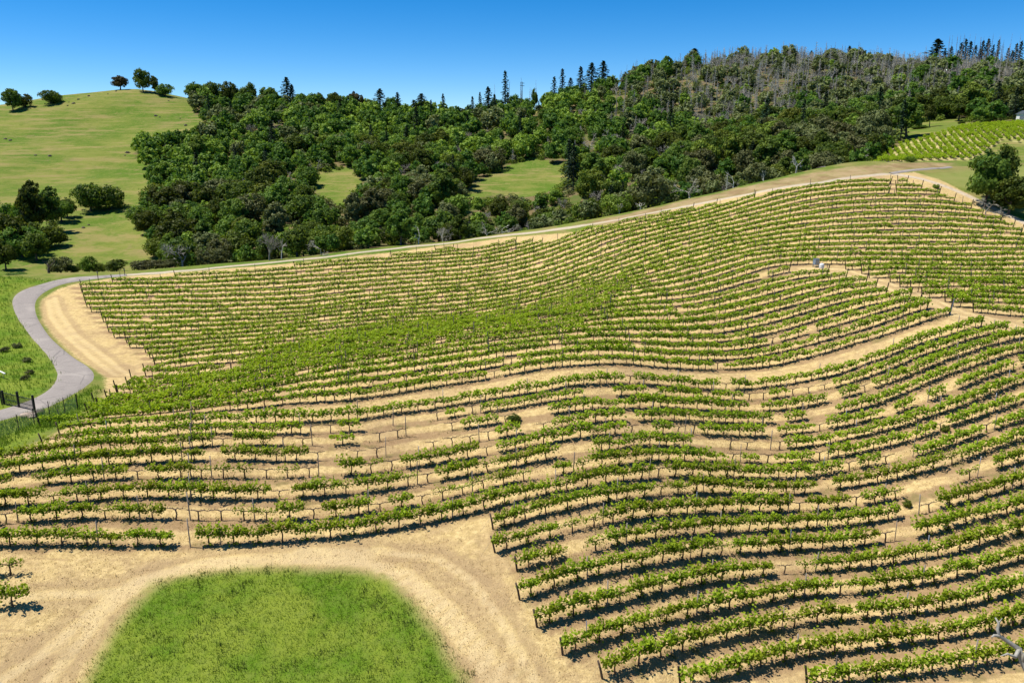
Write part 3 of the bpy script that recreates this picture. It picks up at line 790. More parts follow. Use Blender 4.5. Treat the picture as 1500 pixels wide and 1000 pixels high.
vines, posts = [], []      # (x, y, z, heading, pitch, state, row, near?)
def walk(L, key, spacing, phase, first_edge=None):
    ok = ~np.isnan(L[:, 1])
    segs = []; cur = []
    for k in range(len(L)):
        if ok[k] and (not cur or abs(L[k, 1] - cur[-1][1]) < 3.5):
            cur.append(L[k])
        else:
            if len(cur) > 4: segs.append(np.array(cur))
            cur = [L[k]] if ok[k] else []
    if len(cur) > 4: segs.append(np.array(cur))
    for P in segs:
        P = smooth_line(P, 3)
        d = np.concatenate([[0], np.cumsum(np.linalg.norm(np.diff(P, axis=0), axis=1))])
        s = np.arange(phase, d[-1], spacing)
        x = np.interp(s, d, P[:, 0]); y = np.interp(s, d, P[:, 1])
        x2 = np.interp(s + .4, d, P[:, 0]); y2 = np.interp(s + .4, d, P[:, 1])
        x1 = np.interp(s - .4, d, P[:, 0]); y1 = np.interp(s - .4, d, P[:, 1])
        Q = np.stack([x, y], -1)
        if key == 'C':
            good = (sdist(Q, P_C) > 0) & (sdist(Q, P_CLEAR) < 0) & (sdist(Q, P_GAP) < 0)
        elif key == 'S':
            good = np.ones(len(Q), bool)
        else:
            good = (sdist(Q, P_STRAW) > 1.2) & (sdist(Q, P_TURN) < 0) & (sdist(Q, P_CLEAR) < 0)
        z = height(x, y)
        px, py, dep = project(np.stack([x, y, z], -1))
        good &= (px > -160) & (px < 1700) & (py < 1090)
        prev = False
        pk = int(round(phase * 10)) % 5
        for i in range(len(s)):
            if not good[i]:
                if prev and i > 0: posts.append((x[i - 1] + .8 * (x2[i - 1] - x1[i - 1]) / .8, y[i - 1] + .8 * (y2[i - 1] - y1[i - 1]) / .8, 'E', math.atan2(y2[i - 1] - y1[i - 1], x2[i - 1] - x1[i - 1]), key))
                prev = False; continue
            hd = math.atan2(y2[i] - y1[i], x2[i] - x1[i])
            if not prev:
                posts.append((x[i] - .8 * math.cos(hd), y[i] - .8 * math.sin(hd), 'E', hd + PI, key))
            prev = True
            pk += 1
            if pk % 5 == 0:
                posts.append((x[i] + .75 * math.cos(hd), y[i] + .75 * math.sin(hd), 'L', hd, key))
            dz = height(x2[i], y2[i]) - height(x1[i], y1[i])
            st = 'L'
            if key in EXCP:
                for cde, a0, a1 in EXCP[key]:
                    if a0 <= px[i] <= a1: st = cde
                if st == 'L' and RNG.random() < .05: st = 'T'
            else:
                rr = RNG.random()
                q_ = .35 if dep[i] > 105 else 1.0
                st = 'G' if rr < .025 * q_ else 'B' if rr < .05 * q_ else 'T' if rr < .2 * q_ else 'L'
            if st == 'G': continue
            vines.append((x[i], y[i], z[i], hd, math.atan2(dz, math.hypot(x2[i] - x1[i], y2[i] - y1[i])), st, key, px[i], py[i], dep[i]))


for key in 'abcdefghijklmnopq':
    walk(level(RIDX[key]), key, 1.62, .3 + RNG.uniform(0, .4))
for n_ in range(0, 33):
    walk(level(float(n_)), 'C', 1.6, .2 + RNG.uniform(0, .5))
for (pa, pb, pc) in [((-80, 851), (-20, 845), (34, 840)), ((-80, 899), (-30, 892), (22, 888))]:
    q = ground([pa, pb, pc])[:, :2]
    walk(resample(q, 30), 'S', 1.6, .4)

rk = {}
for v in vines:
    if v[6] in RNAME and -5 < v[7] < 1505 and v[8] < 1000:
        rk.setdefault((v[6], v[5] == 'B'), []).append(v)
rankof = {}
for kk, lst in rk.items():
    for i, v in enumerate(sorted(lst, key=lambda q: q[7])):
        rankof[id(v)] = i + 1
leafy = sorted([v for v in vines if v[5] in 'LT' and (id(v) in rankof or v[6] == 'S') and -15 < v[7] < 1515 and v[8] < 1010], key=lambda v: v[9])
solo = set(id(v) for v in leafy[:300])
bares = sorted([v for v in vines if v[5] == 'B' and id(v) in rankof], key=lambda v: v[9])
solo |= set(id(v) for v in bares[:260])


def vine_thing(v, k):
    x, y, z, hd, pt, st, key = v[:7]
    if key == 'S':
        lab = 'leafy vine by the %s end post left of the grass patch' % ('upper dark' if v[8] < 865 else 'lower dark'); grp = 'vines of the two short rows left of the grass patch'
    elif st == 'B':
        lab = '%s leafless vine from left, %s' % (ordinal(rankof[id(v)]), RNAME[key]); grp = 'leafless vines, ' + RNAME[key]
    else:
        lab = '%s %s vine from left, %s' % (ordinal(rankof[id(v)]), 'green' if st == 'L' else 'thin green', RNAME[key]); grp = 'green vines, ' + RNAME[key]
    flip = PI if RNG.random() < .5 else 0
    sc = RNG.uniform(.92, 1.12)
    rot = (0, -pt if not flip else pt, hd + flip)
    if st == 'B':
        o = link('leafless_grapevine', B_ME[k % len(B_ME)], None, label=lab, category='grapevine', group=grp)
    else:
        o = link('grapevine', None, None, label=lab, category='grapevine', group=grp)
        m = k % NFULL if st == 'L' else NFULL + k % 4
        link('trunk', V_TR[m], o); link('foliage', V_FO[m], o)
    o.location = (x, y, z); o.rotation_euler = rot; o.scale = (sc, sc * RNG.uniform(.9, 1.1), sc * RNG.uniform(.92, 1.1))
    return o


VV, VF, VM, VT, off = [], [], [], [], 0


def put(arr, x, y, z, hd, pt, sx, sy, sz, tint_add=0.0):
    global off
    v, f, m, tt = arr
    q = v * np.array([sx, sy, sz]); ch, sh = math.cos(hd), math.sin(hd)
    X = q[:, 0]; qx = X * ch - q[:, 1] * sh + x; qy = X * sh + q[:, 1] * ch + y; qz = q[:, 2] + X * math.tan(pt) + z
    VV.append(np.stack([qx, qy, qz], -1)); VF.append(f + off); VM.append(m); VT.append(np.clip(tt + tint_add, 0, 1)); off += len(v)


BARR = [b.arrays() for b in BB]
BARR = [(a, f, m + 1, tt) for a, f, m, tt in BARR]
for k, v in enumerate(vines):
    if id(v) in solo:
        vine_thing(v, int(RNG.integers(1000)))
    else:
        s = RNG.uniform(.9, 1.15)
        if v[5] == 'B':
            put(BARR[int(RNG.integers(6))], *v[:5], s, s, s)
        else:
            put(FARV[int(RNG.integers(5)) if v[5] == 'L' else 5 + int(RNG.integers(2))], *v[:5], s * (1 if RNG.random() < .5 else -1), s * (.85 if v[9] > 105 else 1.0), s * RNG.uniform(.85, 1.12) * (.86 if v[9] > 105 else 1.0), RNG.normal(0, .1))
# the block of vines over the top right
up = []
ub = P_UPVINE; lo_, hi_ = ub.min(0), ub.max(0)
for xr in np.arange(lo_[0], hi_[0], 1.7):
    for yr in np.arange(lo_[1], hi_[1], 1.25):
        up.append((xr + .35 * (yr - lo_[1]) + RNG.normal(0, .12), yr + RNG.normal(0, .15)))
up = np.array(up); up = up[in_poly(up, ub)]
uz = height(up[:, 0], up[:, 1])
for (x, y), z in zip(up, uz):
    if RNG.random() < .85:
        s = RNG.uniform(.8, 1.1)
        put(FARV[int(RNG.integers(7))], x, y, z, PI / 2 - .33, 0, s, s, s * RNG.uniform(.9, 1.2), RNG.normal(.3, .15))
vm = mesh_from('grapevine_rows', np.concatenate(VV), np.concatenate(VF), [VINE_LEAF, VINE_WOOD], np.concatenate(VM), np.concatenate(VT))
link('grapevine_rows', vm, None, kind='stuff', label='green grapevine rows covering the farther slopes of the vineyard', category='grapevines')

# ------------------------------------------------------------------ posts
def post_mesh(rng, hgt, rad, mat, lean=0.0, brace=False):
    b = Buf()
    tube(b, [(0, 0, -.3), (lean * .5, 0, hgt * .5), (lean, 0, hgt)], [rad, rad * .97, rad * .9], 6, 0)
    if brace:
        tube(b, [(lean * .75, 0, hgt * .75), (lean + .75, .0, -.05)], .006, 4, 1)
    return buf_mesh('post', b, [mat, GREY_METAL], True)
PM_L = [post_mesh(r, h, .042, POST_WOOD) for h in (1.75, 1.9, 1.6)] + [post_mesh(r, h, .028, m) for h, m in ((1.8, GREY_METAL), (1.7, POST_WOOD))]
PM_E = [post_mesh(r, h, .07, END_WOOD, l, True) for h, l in ((1.2, .22), (1.3, .3), (1.15, .16))]
PP = np.array([(p[0], p[1]) for p in posts]); pz = height(PP[:, 0], PP[:, 1])
ppx, ppy, pd = project(np.concatenate([PP, pz[:, None]], 1))
order = [i for i in np.argsort(pd) if -5 < ppx[i] < 1505 and ppy[i] < 1002]
cand = [i for i in order if posts[i][4] in RNAME or posts[i][4] == 'S'][:300]
pr = {}
for i in sorted(order, key=lambda i: ppx[i]):
    kk = (posts[i][4], posts[i][2]); pr[kk] = pr.get(kk, 0) + 1; pr[i] = pr[kk]
VV, VF, VM, VT, off = [], [], [], [], 0
simple = {'L': None, 'E': None}
for kk, (h, rd, ln) in {'L': (1.75, .05, 0), 'E': (1.45, .075, .3)}.items():
    b = Buf(); tube(b, [(0, 0, -.3), (ln, 0, h)], [rd, rd * .9], 5, 0 if kk == 'L' else 1); simple[kk] = b.arrays()
sset = set(cand)
for i, p in enumerate(posts):
    if i in sset:
        rn = RNAME.get(p[4])
        if rn is None:
            lab = 'dark leaning end post of the %s short row left of the grass patch' % ('upper' if ppy[i] < 865 else 'lower'); g = 'end posts of the short rows'
        elif p[2] == 'E':
            lab = '%s leaning end post from left, %s' % (ordinal(pr[i]), rn); g = 'end posts of the vine rows'
        else:
            lab = '%s grey line post from left, %s' % (ordinal(pr[i]), rn); g = 'line posts, ' + rn
        o = link('vine_post', PM_L[int(RNG.integers(5))] if p[2] == 'L' else PM_E[int(RNG.integers(3))], None, label=lab, category='post', group=g)
        o.location = (p[0], p[1], pz[i]); o.rotation_euler = (RNG.normal(0, .02), RNG.normal(0, .025), p[3])
    elif -20 < ppx[i] < 1520:
        put(simple[p[2]], p[0], p[1], pz[i], p[3], 0, 1, 1, RNG.uniform(.9, 1.15))
link('vine_posts', mesh_from('vine_posts', np.concatenate(VV), np.concatenate(VF), [POST_WOOD, END_WOOD], np.concatenate(VM), np.concatenate(VT)), None, kind='stuff', label='thin posts standing in the far vine rows', category='posts')

TALL = post_mesh(r, 2.15, .045, POST_WOOD)
for i, (px, py) in enumerate([(283, 621), (283, 637), (282, 656), (281, 676), (280, 701), (280, 732), (279, 761), (279, 801)]):
    q = ground([(px, py)])[0]
    o = link('vine_post', TALL, None, label='tall grey post of the aligned column at left, %s' % RNAME['abcdefgh'[i]], category='post', group='aligned column of tall posts'); o.location = q; o.rotation_euler = (0, RNG.normal(0, .015), RNG.uniform(0, 6))

# ------------------------------------------------------------------ grass, weeds, dry stalks
def tufts(P2, hmin, hmax, wid, nb, rng, spread=.1):
    n = len(P2); P = np.repeat(P2, nb, 0) + rng.normal(0, spread, (n * nb, 2))
    z = height(P[:, 0], P[:, 1]) - .02
    h = rng.uniform(hmin, hmax, len(P)); a = rng.uniform(0, 2 * PI, len(P)); ln = rng.uniform(.1, .6, len(P)) * h
    w = wid * rng.uniform(.7, 1.3, len(P))
    dx, dy = np.cos(a), np.sin(a); sx, sy = -dy * w, dx * w
    b0 = np.stack([P[:, 0] - sx, P[:, 1] - sy, z], -1); b1 = np.stack([P[:, 0] + sx, P[:, 1] + sy, z], -1)
    t0 = np.stack([P[:, 0] + dx * ln - sx * .3, P[:, 1] + dy * ln - sy * .3, z + h], -1); t1 = np.stack([P[:, 0] + dx * ln + sx * .3, P[:, 1] + dy * ln + sy * .3, z + h], -1)
    v = np.stack([b0, b1, t1, t0], 1).reshape(-1, 3)
    tint = np.repeat(rng.random(len(P)), 4)
    return v, np.arange(len(v)).reshape(-1, 4), tint


def scatter(poly, dens, rng, margin=0.0):
    lo, hi = poly.min(0), poly.max(0)
    n = int((hi - lo).prod() * dens)
    P = rng.uniform(lo, hi, (n, 2))
    sd = sdist(P, poly)
    return P[sd > margin + rng.normal(0, .45, n) + (vnoise(P, 2.2, 55) - .5) * 2.0]


g1 = scatter(P_PATCH, 42, RNG); g1 = g1[project(np.concatenate([g1, height(g1[:, 0], g1[:, 1])[:, None]], 1))[1] < 1030]
g1b = scatter(P_PATCH, .35, RNG, -.6); g1b = np.repeat(g1b, 7, 0) + RNG.normal(0, .22, (len(g1b) * 7, 2))
v1, f1, t1 = tufts(g1, .05, .19, .015, 4, RNG)
nz = vnoise(g1, 3.0, 40); t1 = np.clip(t1 * .6 + np.repeat(nz, 16) * .9 - .15, 0, 1)
vb, fb_, tb_ = tufts(g1b, .10, .30, .02, 4, RNG, .12)
v1, f1, t1, m1 = np.concatenate([v1, vb]), np.concatenate([f1, fb_ + len(v1)]), np.concatenate([t1, tb_ * .8]), np.concatenate([np.zeros(len(f1)), np.ones(len(fb_))])
link('grass', mesh_from('grass', v1, f1, [GRASS_BLADE, WEED_LEAF], m1, t1), None, kind='stuff', label='lush green grass patch at the bottom of the picture', category='grass')
g2 = np.concatenate([scatter(P_STRIP, 16, RNG), scatter(P_VERGE, 5, RNG)])
v2, f2, t2 = tufts(g2, .15, .5, .025, 3, RNG)
link('verge_grass', mesh_from('verge_grass', v2, f2, [GRASS_BLADE], None, t2 * .8), None, kind='stuff', label='green grass on the road verges', category='grass')
# weeds along the feet of the rows
wp = []
for v in vines:
    if v[9] < 95 and RNG.random() < .75:
        n = int(RNG.integers(2, 7))
        u = RNG.uniform(-.8, .8, n); w = RNG.normal(-.1, .22, n)
        wp.append(np.stack([v[0] + u * math.cos(v[3]) - w * math.sin(v[3]), v[1] + u * math.sin(v[3]) + w * math.cos(v[3])], -1))
wp = np.concatenate(wp)
v3, f3, t3 = tufts(wp, .06, .26, .03, 5, RNG, .12)
link('weeds', mesh_from('weeds', v3, f3, [WEED_LEAF], None, t3), None, kind='stuff', label='low weeds growing along the feet of the vine rows', category='weeds')
DRY = leaf_mat('dry_stalk', (.30, .21, .10), (.68, .54, .30), .2, .5, .05)
dp = RNG.uniform([-48, 32], [62, 80], (90000, 2))
dz_ = height(dp[:, 0], dp[:, 1]); dpx, dpy, dd = project(np.concatenate([dp, dz_[:, None]], 1))
keep = (dpx > -20) & (dpx < 1520) & (dpy < 1020) & (sdist(dp, P_STRAW) > .3) & (sdist(dp, P_PATCH) < -.2) & (RNG.random(len(dp)) < np.clip(vnoise(dp, 2.5, 77) * 2.2 - .5, .05, 1))
v4, f4, t4 = tufts(dp[keep], .03, .13, .02, 3, RNG, .14)
link('dry_grass', mesh_from('dry_grass', v4, f4, [DRY], None, t4), None, kind='stuff', label='short dry grass stubble between the near vine rows', category='dry grass')

# ------------------------------------------------------------------ trees
def limbs(b, rng, h, r0, nl, mat, spread=.5, start=.3):
    lean = rng.normal(0, .06 * h, 2)
    P = np.array([(0, 0, -.6), (lean[0] * .15, lean[1] * .15, h * .12), (lean[0] * .5, lean[1] * .5, h * .35), (lean[0], lean[1], h * .62)])
    tube(b, P, [r0 * 1.35, r0, r0 * .72, r0 * .35], 7, mat)
    for i in range(nl):
        s = rng.uniform(start, 1); base = np.array([np.interp(s, np.linspace(0, 1, 4), P[:, k]) for k in range(3)])
        a = rng.uniform(0, 2 * PI); L = h * rng.uniform(.25, .45)
        e = base + np.array([math.cos(a) * L * spread * 1.6, math.sin(a) * L * spread * 1.6, L * .75])
        mdp = (base + e) / 2 + rng.normal(0, .05 * h, 3)
        tube(b, [base, mdp, e], [r0 * .45, r0 * .3, r0 * .12], 5, mat)
    return lean


def oak(rng, nq=2800, size=.28, h=1.0, w=1.0, low=.08, blobs=48):
    """unit oak: height 9 m, crown 9 m wide"""
    tb, cb = Buf(), Buf()
    H = 9.0 * h; W = 4.4 * w
    limbs(tb, rng, H * .92, .27, 7, 0)
    cz = H * (low + 1) / 2; hz = H * (1 - low) / 2
    cen = np.array([0, 0, cz])
    env = np.array([W * rng.uniform(.85, 1.1), W * rng.uniform(.85, 1.1), hz])
    cc = []
    for i in range(blobs):
        d = unit(rng, 1)[0]; d[2] = max(d[2], -.75)
        rb = rng.uniform(.14, .36)
        cc.append((cen + d * env * (1 - rb) * rng.uniform(.70, 1.10), rb * W, rng.random(), d))
    wts = np.array([q[1] ** 2 for q in cc]); wts /= wts.sum()
    for (ctr, rb, tnt, od), ww in zip(cc, wts):
        n = int(nq * ww)
        d = unit(rng, n) + od * .7 + np.array([0, 0, .2]); d /= np.linalg.norm(d, axis=1)[:, None]
        p = ctr + d * (rb * rng.uniform(.45, 1.22, n))[:, None] * np.array([1, 1, .85])
        p[:, 2] = np.maximum(p[:, 2], .15 * rng.random(n))
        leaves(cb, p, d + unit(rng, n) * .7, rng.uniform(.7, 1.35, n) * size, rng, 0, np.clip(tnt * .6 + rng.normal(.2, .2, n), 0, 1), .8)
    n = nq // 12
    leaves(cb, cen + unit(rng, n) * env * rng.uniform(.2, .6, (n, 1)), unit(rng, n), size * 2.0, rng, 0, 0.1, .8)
    return tb, cb


def fir(rng, H=18.0, R=3.2, nq=1300, bare=.12, ragged=.35):
    tb, cb = Buf(), Buf()
    tube(tb, [(0, 0, -.6), (0, 0, H * .3), (0, 0, H * .7), (0, 0, H)], [.28, .22, .12, .02], 6, 0)
    nb = max(20, nq // 16)
    C, N, S, T = [], [], [], []
    for i in range(nb):
        s = bare + (1 - bare) * (i + rng.random()) / nb
        rr = R * (1 - s) ** .75 * rng.uniform(1 - ragged, 1.1) + .25
        a = i * 2.399 + rng.normal(0, .3); z0 = H * s
        m = 16
        u = rng.random(m) ** .7
        droop = .28 + .25 * rng.random()
        px = np.cos(a) * rr * u + rng.normal(0, .14 * rr * .6, m); py = np.sin(a) * rr * u + rng.normal(0, .14 * rr * .6, m)
        pz = z0 - droop * rr * u + rng.normal(0, .12, m)
        C.append(np.stack([px, py, pz], -1)); N.append(np.array([np.cos(a) * .4, np.sin(a) * .4, 1.0]) + rng.normal(0, .45, (m, 3)))
        S.append(rng.uniform(.22, .42, m) * (R / 3.2) ** .5); T.append(np.clip(u * .7 + rng.normal(.1, .15, m), 0, 1))
    leaves(cb, np.concatenate(C), np.concatenate(N), np.concatenate(S), rng, 0, np.concatenate(T), .6)
    return tb, cb


def snag(rng, H=16.0, nb=26, r0=.2, blen=1.2):
    b = Buf()
    lean = rng.normal(0, .025 * H, 2)
    f = lambda s: np.array([lean[0] * s * s, lean[1] * s * s, H * s])
    tube(b, [f(0) - np.array([0, 0, .6]), f(.3), f(.65), f(1)], [r0, r0 * .8, r0 * .5, r0 * .15], 5, 0)
    for i in range(nb):
        s = rng.uniform(.25, .98); a = rng.uniform(0, 2 * PI); L = blen * (1.15 - s) * rng.uniform(.4, 1.3) + .25
        p = f(s); e = p + np.array([math.cos(a) * L, math.sin(a) * L, L * rng.uniform(-.25, .4)])
        tube(b, [p, e], [.07, .03], 3, 0, cap=False)
    return b


def grey_tree(rng, H=8.0, W=3.2, depth=4, r0=.2, dens=3, tw=.03):
    b = Buf(); tips = []

    def rec(p, d, L, r, k):
        e = p + d * L; mid = (p + e) / 2 + rng.normal(0, L * .08, 3)
        tube(b, [p, mid, e], [r, r * .8, r * .55], 5 if k == depth else 3, 0, cap=False)
        if k == 0:
            return
        for _ in range(dens + (rng.random() < .5)):
            nd = d + rng.normal(0, .55, 3) + np.array([0, 0, .12]); nd /= np.linalg.norm(nd)
            rec(p + (e - p) * rng.uniform(.55, 1), nd, L * rng.uniform(.55, .85), max(r * .55, tw), k - 1)
    d0 = np.array([rng.normal(0, .12), rng.normal(0, .12), 1.0])
    rec(np.array([0, 0, -.5]), d0 / np.linalg.norm(d0), H * .33, r0, depth)
    return b


r = np.random.default_rng(21)
SPEC = dict(oak=[oak(r, 2900, .27, 1, 1) for _ in range(5)] + [oak(r, 2900, .27, 1.15, .8, .14) for _ in range(2)] + [oak(r, 2900, .27, .85, 1.15, .0) for _ in range(2)])
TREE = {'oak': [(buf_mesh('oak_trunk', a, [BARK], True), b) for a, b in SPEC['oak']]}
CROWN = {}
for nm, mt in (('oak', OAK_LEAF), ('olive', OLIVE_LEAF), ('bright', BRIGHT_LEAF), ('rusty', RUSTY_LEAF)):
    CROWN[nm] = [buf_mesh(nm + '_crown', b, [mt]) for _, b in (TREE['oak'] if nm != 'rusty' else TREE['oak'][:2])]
FIRS = [(buf_mesh('fir_trunk', a, [BARK], True), buf_mesh('fir_crown', b, [FIR_LEAF])) for a, b in [fir(r) for _ in range(4)] + [fir(r, 18, 4.3, 1500, .08) for _ in range(2)] + [fir(r, 18, 2.6, 900, .30, .6) for _ in range(2)]]
SNAGS = [buf_mesh('snag', snag(r, 16, 44, .29, 1.3), [BURNT_BARK], True) for _ in range(5)]
SNAGG = [buf_mesh('snag_grey', snag(r, 14, 110, .24, 2.4), [TWIG], True) for _ in range(4)]
GREYT = [buf_mesh('grey_tree', grey_tree(r, 8, 3, 4, .2, 3, .032), [TWIG], True) for _ in range(4)]
DARKT = [buf_mesh('dark_tree', grey_tree(r, 7.5, 3, 3, .34, 2, .07), [BARK], True)]
WHITET = [buf_mesh('white_tree', grey_tree(r, 7.5, 3, 3, .24, 2, .05), [WHITE_BARK], True) for _ in range(4)]


def place_tree(kind, x, y, s, label, cat, group=None, var=None, sw=1.0, name=None):
    z = float(height(x, y))
    i = int(RNG.integers(100)) if var is None else var
    if kind in CROWN:
        o = link(name or 'broadleaf_tree', None, None, label=label, category=cat, group=group)
        k = i % len(CROWN[kind]); link('trunk', TREE['oak'][k][0], o); link('crown', CROWN[kind][k], o)
    elif kind == 'fir':
        o = link(name or 'fir_tree', None, None, label=label, category=cat, group=group)
        k = i % len(FIRS); link('trunk', FIRS[k][0], o); link('crown', FIRS[k][1], o)
    else:
        src = {'dark': DARKT, 'snag': SNAGS, 'snagg': SNAGG, 'grey': GREYT, 'white': WHITET}[kind]
        o = link(name or {'snag': 'burnt_snag', 'snagg': 'grey_snag', 'grey': 'leafless_tree', 'white': 'dead_white_tree'}[kind], src[i % len(src)], None, label=label, category=cat, group=group)
    o.location = (x, y, z - .1); o.rotation_euler = (0, 0, RNG.uniform(0, 2 * PI)); o.scale = (s * sw, s * sw, s)
    return o


HREF = dict(oak=8.6, olive=8.6, bright=8.6, rusty=8.6, fir=18.0, snag=16.0, snagg=14.0, grey=8.0, white=7.0, dark=6.5)


def top_tree(kind, px, Y, ytop, label, cat, width_px=None, group=None, var=None, name=None, ybase=None):
    """a tree that stands at forward distance Y under pixel column px and reaches up to row ytop"""
    for _ in range(3):
        d = rays(px, ytop); x = d[0] * Y / d[1]
        zt = CZ + d[2] * Y / d[1]
        z = float(height(x, Y)); H = max(zt - z, .7)
    s = H / HREF[kind]
    sw = 1.0
    if width_px:
        dep = Y * cP - (z + H / 2 - CZ) * sP
        base = 9.6 if kind in CROWN else 6.0
        sw = (width_px * dep / F) / (base * s)
    return place_tree(kind, x, Y, s, label, cat, group, var, sw, name)


def gpx(px, py):
    q = ground([(px, py)])[0]; return q[0], q[1]


taken = []
def at_base(kind, px, py, ytop, label, cat, width_px=None, group=None, var=None, name=None):
    x, y = gpx(px, py)
    taken.append((x, y, 3.0))
    return top_tree(kind, px, y, ytop, label, cat, width_px, group, var, name)


# named trees of the grassy hill
at_base('oak', 14, 163, 130, 'dark oak at the far left end of the hill skyline', 'tree', 30)
at_base('oak', 32, 158, 134, 'dark spreading oak second from left on the hill skyline', 'tree', 24)
at_base('oak', 72, 152, 129, 'wide low oak alone on the skyline left of the hilltop', 'tree', 32, None, 7)
at_base('rusty', 174, 131, 111, 'rusty brown domed oak on top of the grassy hill', 'tree', 30, None, 0)
at_base('oak', 206, 134, 100, 'tallest oak on top of the grassy hill', 'tree', 27, None, 1)
at_base('oak', 225, 137, 115, 'small oak just right of the tallest hilltop oak', 'tree', 20)
at_base('oak', 240, 140, 120, 'low bushy oak at the right end of the hilltop group', 'tree', 26, None, 7)
at_base('oak', 128, 309, 262, 'round dark oak in the middle of the grassy hillside, left one', 'tree', 50, None, 7)
at_base('oak', 155, 307, 263, 'round dark oak in the middle of the grassy hillside, right one', 'tree', 48, None, 8)
for k, (px, py, yt, w) in enumerate([(8, 372, 312, 62), (40, 350, 276, 62), (68, 340, 282, 56), (85, 325, 289, 42), (25, 376, 325, 62), (62, 362, 318, 56), (8, 340, 285, 50), (48, 382, 340, 50), (95, 318, 290, 30), (2, 395, 352, 40)]):
    at_base('oak', px, py, yt, '%s oak from left in the dark grove at the foot of the hill' % ORD[sorted([8, 40, 68, 85, 25, 62, 8.5, 48, 95, 2]).index(px if k != 6 else 8.5)], 'tree', w, 'oaks of the dark grove at the foot of the hill')
# bushes behind the road at the left
for k, (px, Y, yt, w, kd, lb) in enumerate([(85, 158, 372, 34, 'olive', 'grey green bush beside the bent dead tree behind the road'), (105, 160, 383, 24, 'oak', 'small dark bush right of the bent dead tree behind the road'),
                                           (127, 160, 371, 24, 'bright', 'light green bush in the middle of the roadside bushes'), (143, 161, 381, 20, 'bright', 'small light bush next to the round dark one'),
                                           (168, 159, 377, 32, 'oak', 'round dark bush beside the road at the foot of the hill'), (212, 160, 377, 44, 'olive', 'wide grey green bush right of the round dark bush'), (240, 161, 377, 30, 'olive', 'low grey green bush by the road under the twiggy grey tree'),
                                           (22, 155, 399, 30, 'oak', 'low dark shrub above the straw bank at the far left')]):
    top_tree(kd, px, Y, yt, lb, 'bush', w, None, 7 + k % 2, 'bush')
top_tree('dark', 66, 156, 358, 'bent dark dead tree with pale branches behind the road bend', 'dead tree', 40, None, 1, 'dead_tree')
top_tree('grey', 262, 163, 330, 'tall twiggy grey tree at the left end of the roadside wood', 'tree', 50, None, 0, 'leafless_tree')

# the two dark oaks at the right edge
for px, Y, yt, w, lb, vr in [(1453, 145, 222, 70, 'large dark round oak at the right edge above the vineyard track', 0), (1466, 150, 214, 72, 'tall dark oak crown behind the large round oak at the right edge', 3), (1486, 142, 256, 64, 'lower dark oak at the right edge beside the vineyard track', 1), (1505, 146, 262, 50, 'dark bush cut by the right edge of the photo', 2)]:
    top_tree('oak', px, Y, yt, lb, 'tree', w, None, vr)
top_tree('grey', 1450, 141, 268, 'grey dead twigs under the large dark oak at the right edge', 'dead tree', 36, None, 2)
top_tree('bright', 1335, 178, 227, 'small round bush at the lower edge of the upper vineyard', 'bush', 16, None, 7, 'bush')
top_tree('oak', 1365, 262, 158, 'dark leaning oak standing before the far grass field', 'tree', 24, None, 5)
top_tree('oak', 1346, 258, 182, 'low dark bush left of the leaning oak by the far field', 'bush', 30, None, 7, 'bush')
top_tree('oak', 1409, 265, 176, 'small round bush alone in the far grass field', 'bush', 11, None, 7, 'bush')
for k, (px, Y, yt, w) in enumerate([(1390, 300, 130, 50), (1425, 292, 128, 55), (1455, 300, 122, 60), (1490, 290, 126, 60), (1440, 282, 148, 50), (1480, 280, 145, 55), (1408, 286, 148, 44)]):
    top_tree('bright' if k in (1, 2) else 'oak', px, Y, yt, '%s tree from left in the dense grove behind the upper vineyard' % ORD[sorted([1390, 1425, 1455, 1490, 1440, 1480, 1408]).index(px)], 'tree', w, 'trees of the grove behind the upper vineyard')
    taken.append((rays(px, 180)[0] * Y, Y, 6))

# skyline conifers and pines
RY = lambda px: float(np.interp(px, RIDGEY[:, 0], RIDGEY[:, 1]))
sky_f = [(419, 113, 18, 4), (556, 130, 18, 5), (582, 135, 14, 0), (606, 146, 14, 1), (617, 137, 20, 4), (692, 141, 9, 2), (703, 135, 8, 3), (715, 127, 14, 5), (740, 104, 17, 6), (812, 112, 14, 7), (824, 101, 16, 6), (836, 114, 14, 0), (851, 97, 15, 1), (867, 92, 18, 5), (884, 89, 18, 4),
         (1018, 71, 20, 5), (1189, 74, 14, 7), (1197, 90, 12, 6), (1222, 70, 10, 7), (1231, 74, 12, 0), (1245, 67, 12, 1), (1318, 84, 14, 4), (1375, 57, 26, 5), (1394, 68, 12, 0), (1416, 57, 12, 2), (1430, 66, 10, 1), (1441, 60, 12, 3), (1449, 57, 13, 0), (1478, 70, 9, 1), (1490, 64, 13, 6), (1404, 74, 10, 2), (1385, 72, 11, 6), (1409, 62, 12, 7), (1423, 60, 12, 1), (1436, 72, 10, 3), (1456, 66, 12, 6), (1464, 58, 11, 7), (1484, 74, 10, 0), (1497, 60, 12, 2), (1206, 80, 11, 3), (1238, 80, 10, 6), (1276, 88, 11, 7), (897, 112, 9, 3)]
for k, (px, yt, w, vr) in enumerate(sorted(sky_f)):
    top_tree('fir', px, RY(px) - 6, yt, '%s conifer from left standing out on the ridge skyline' % ordinal(k + 1), 'conifer', w * 1.7, 'conifers on the ridge skyline', vr)
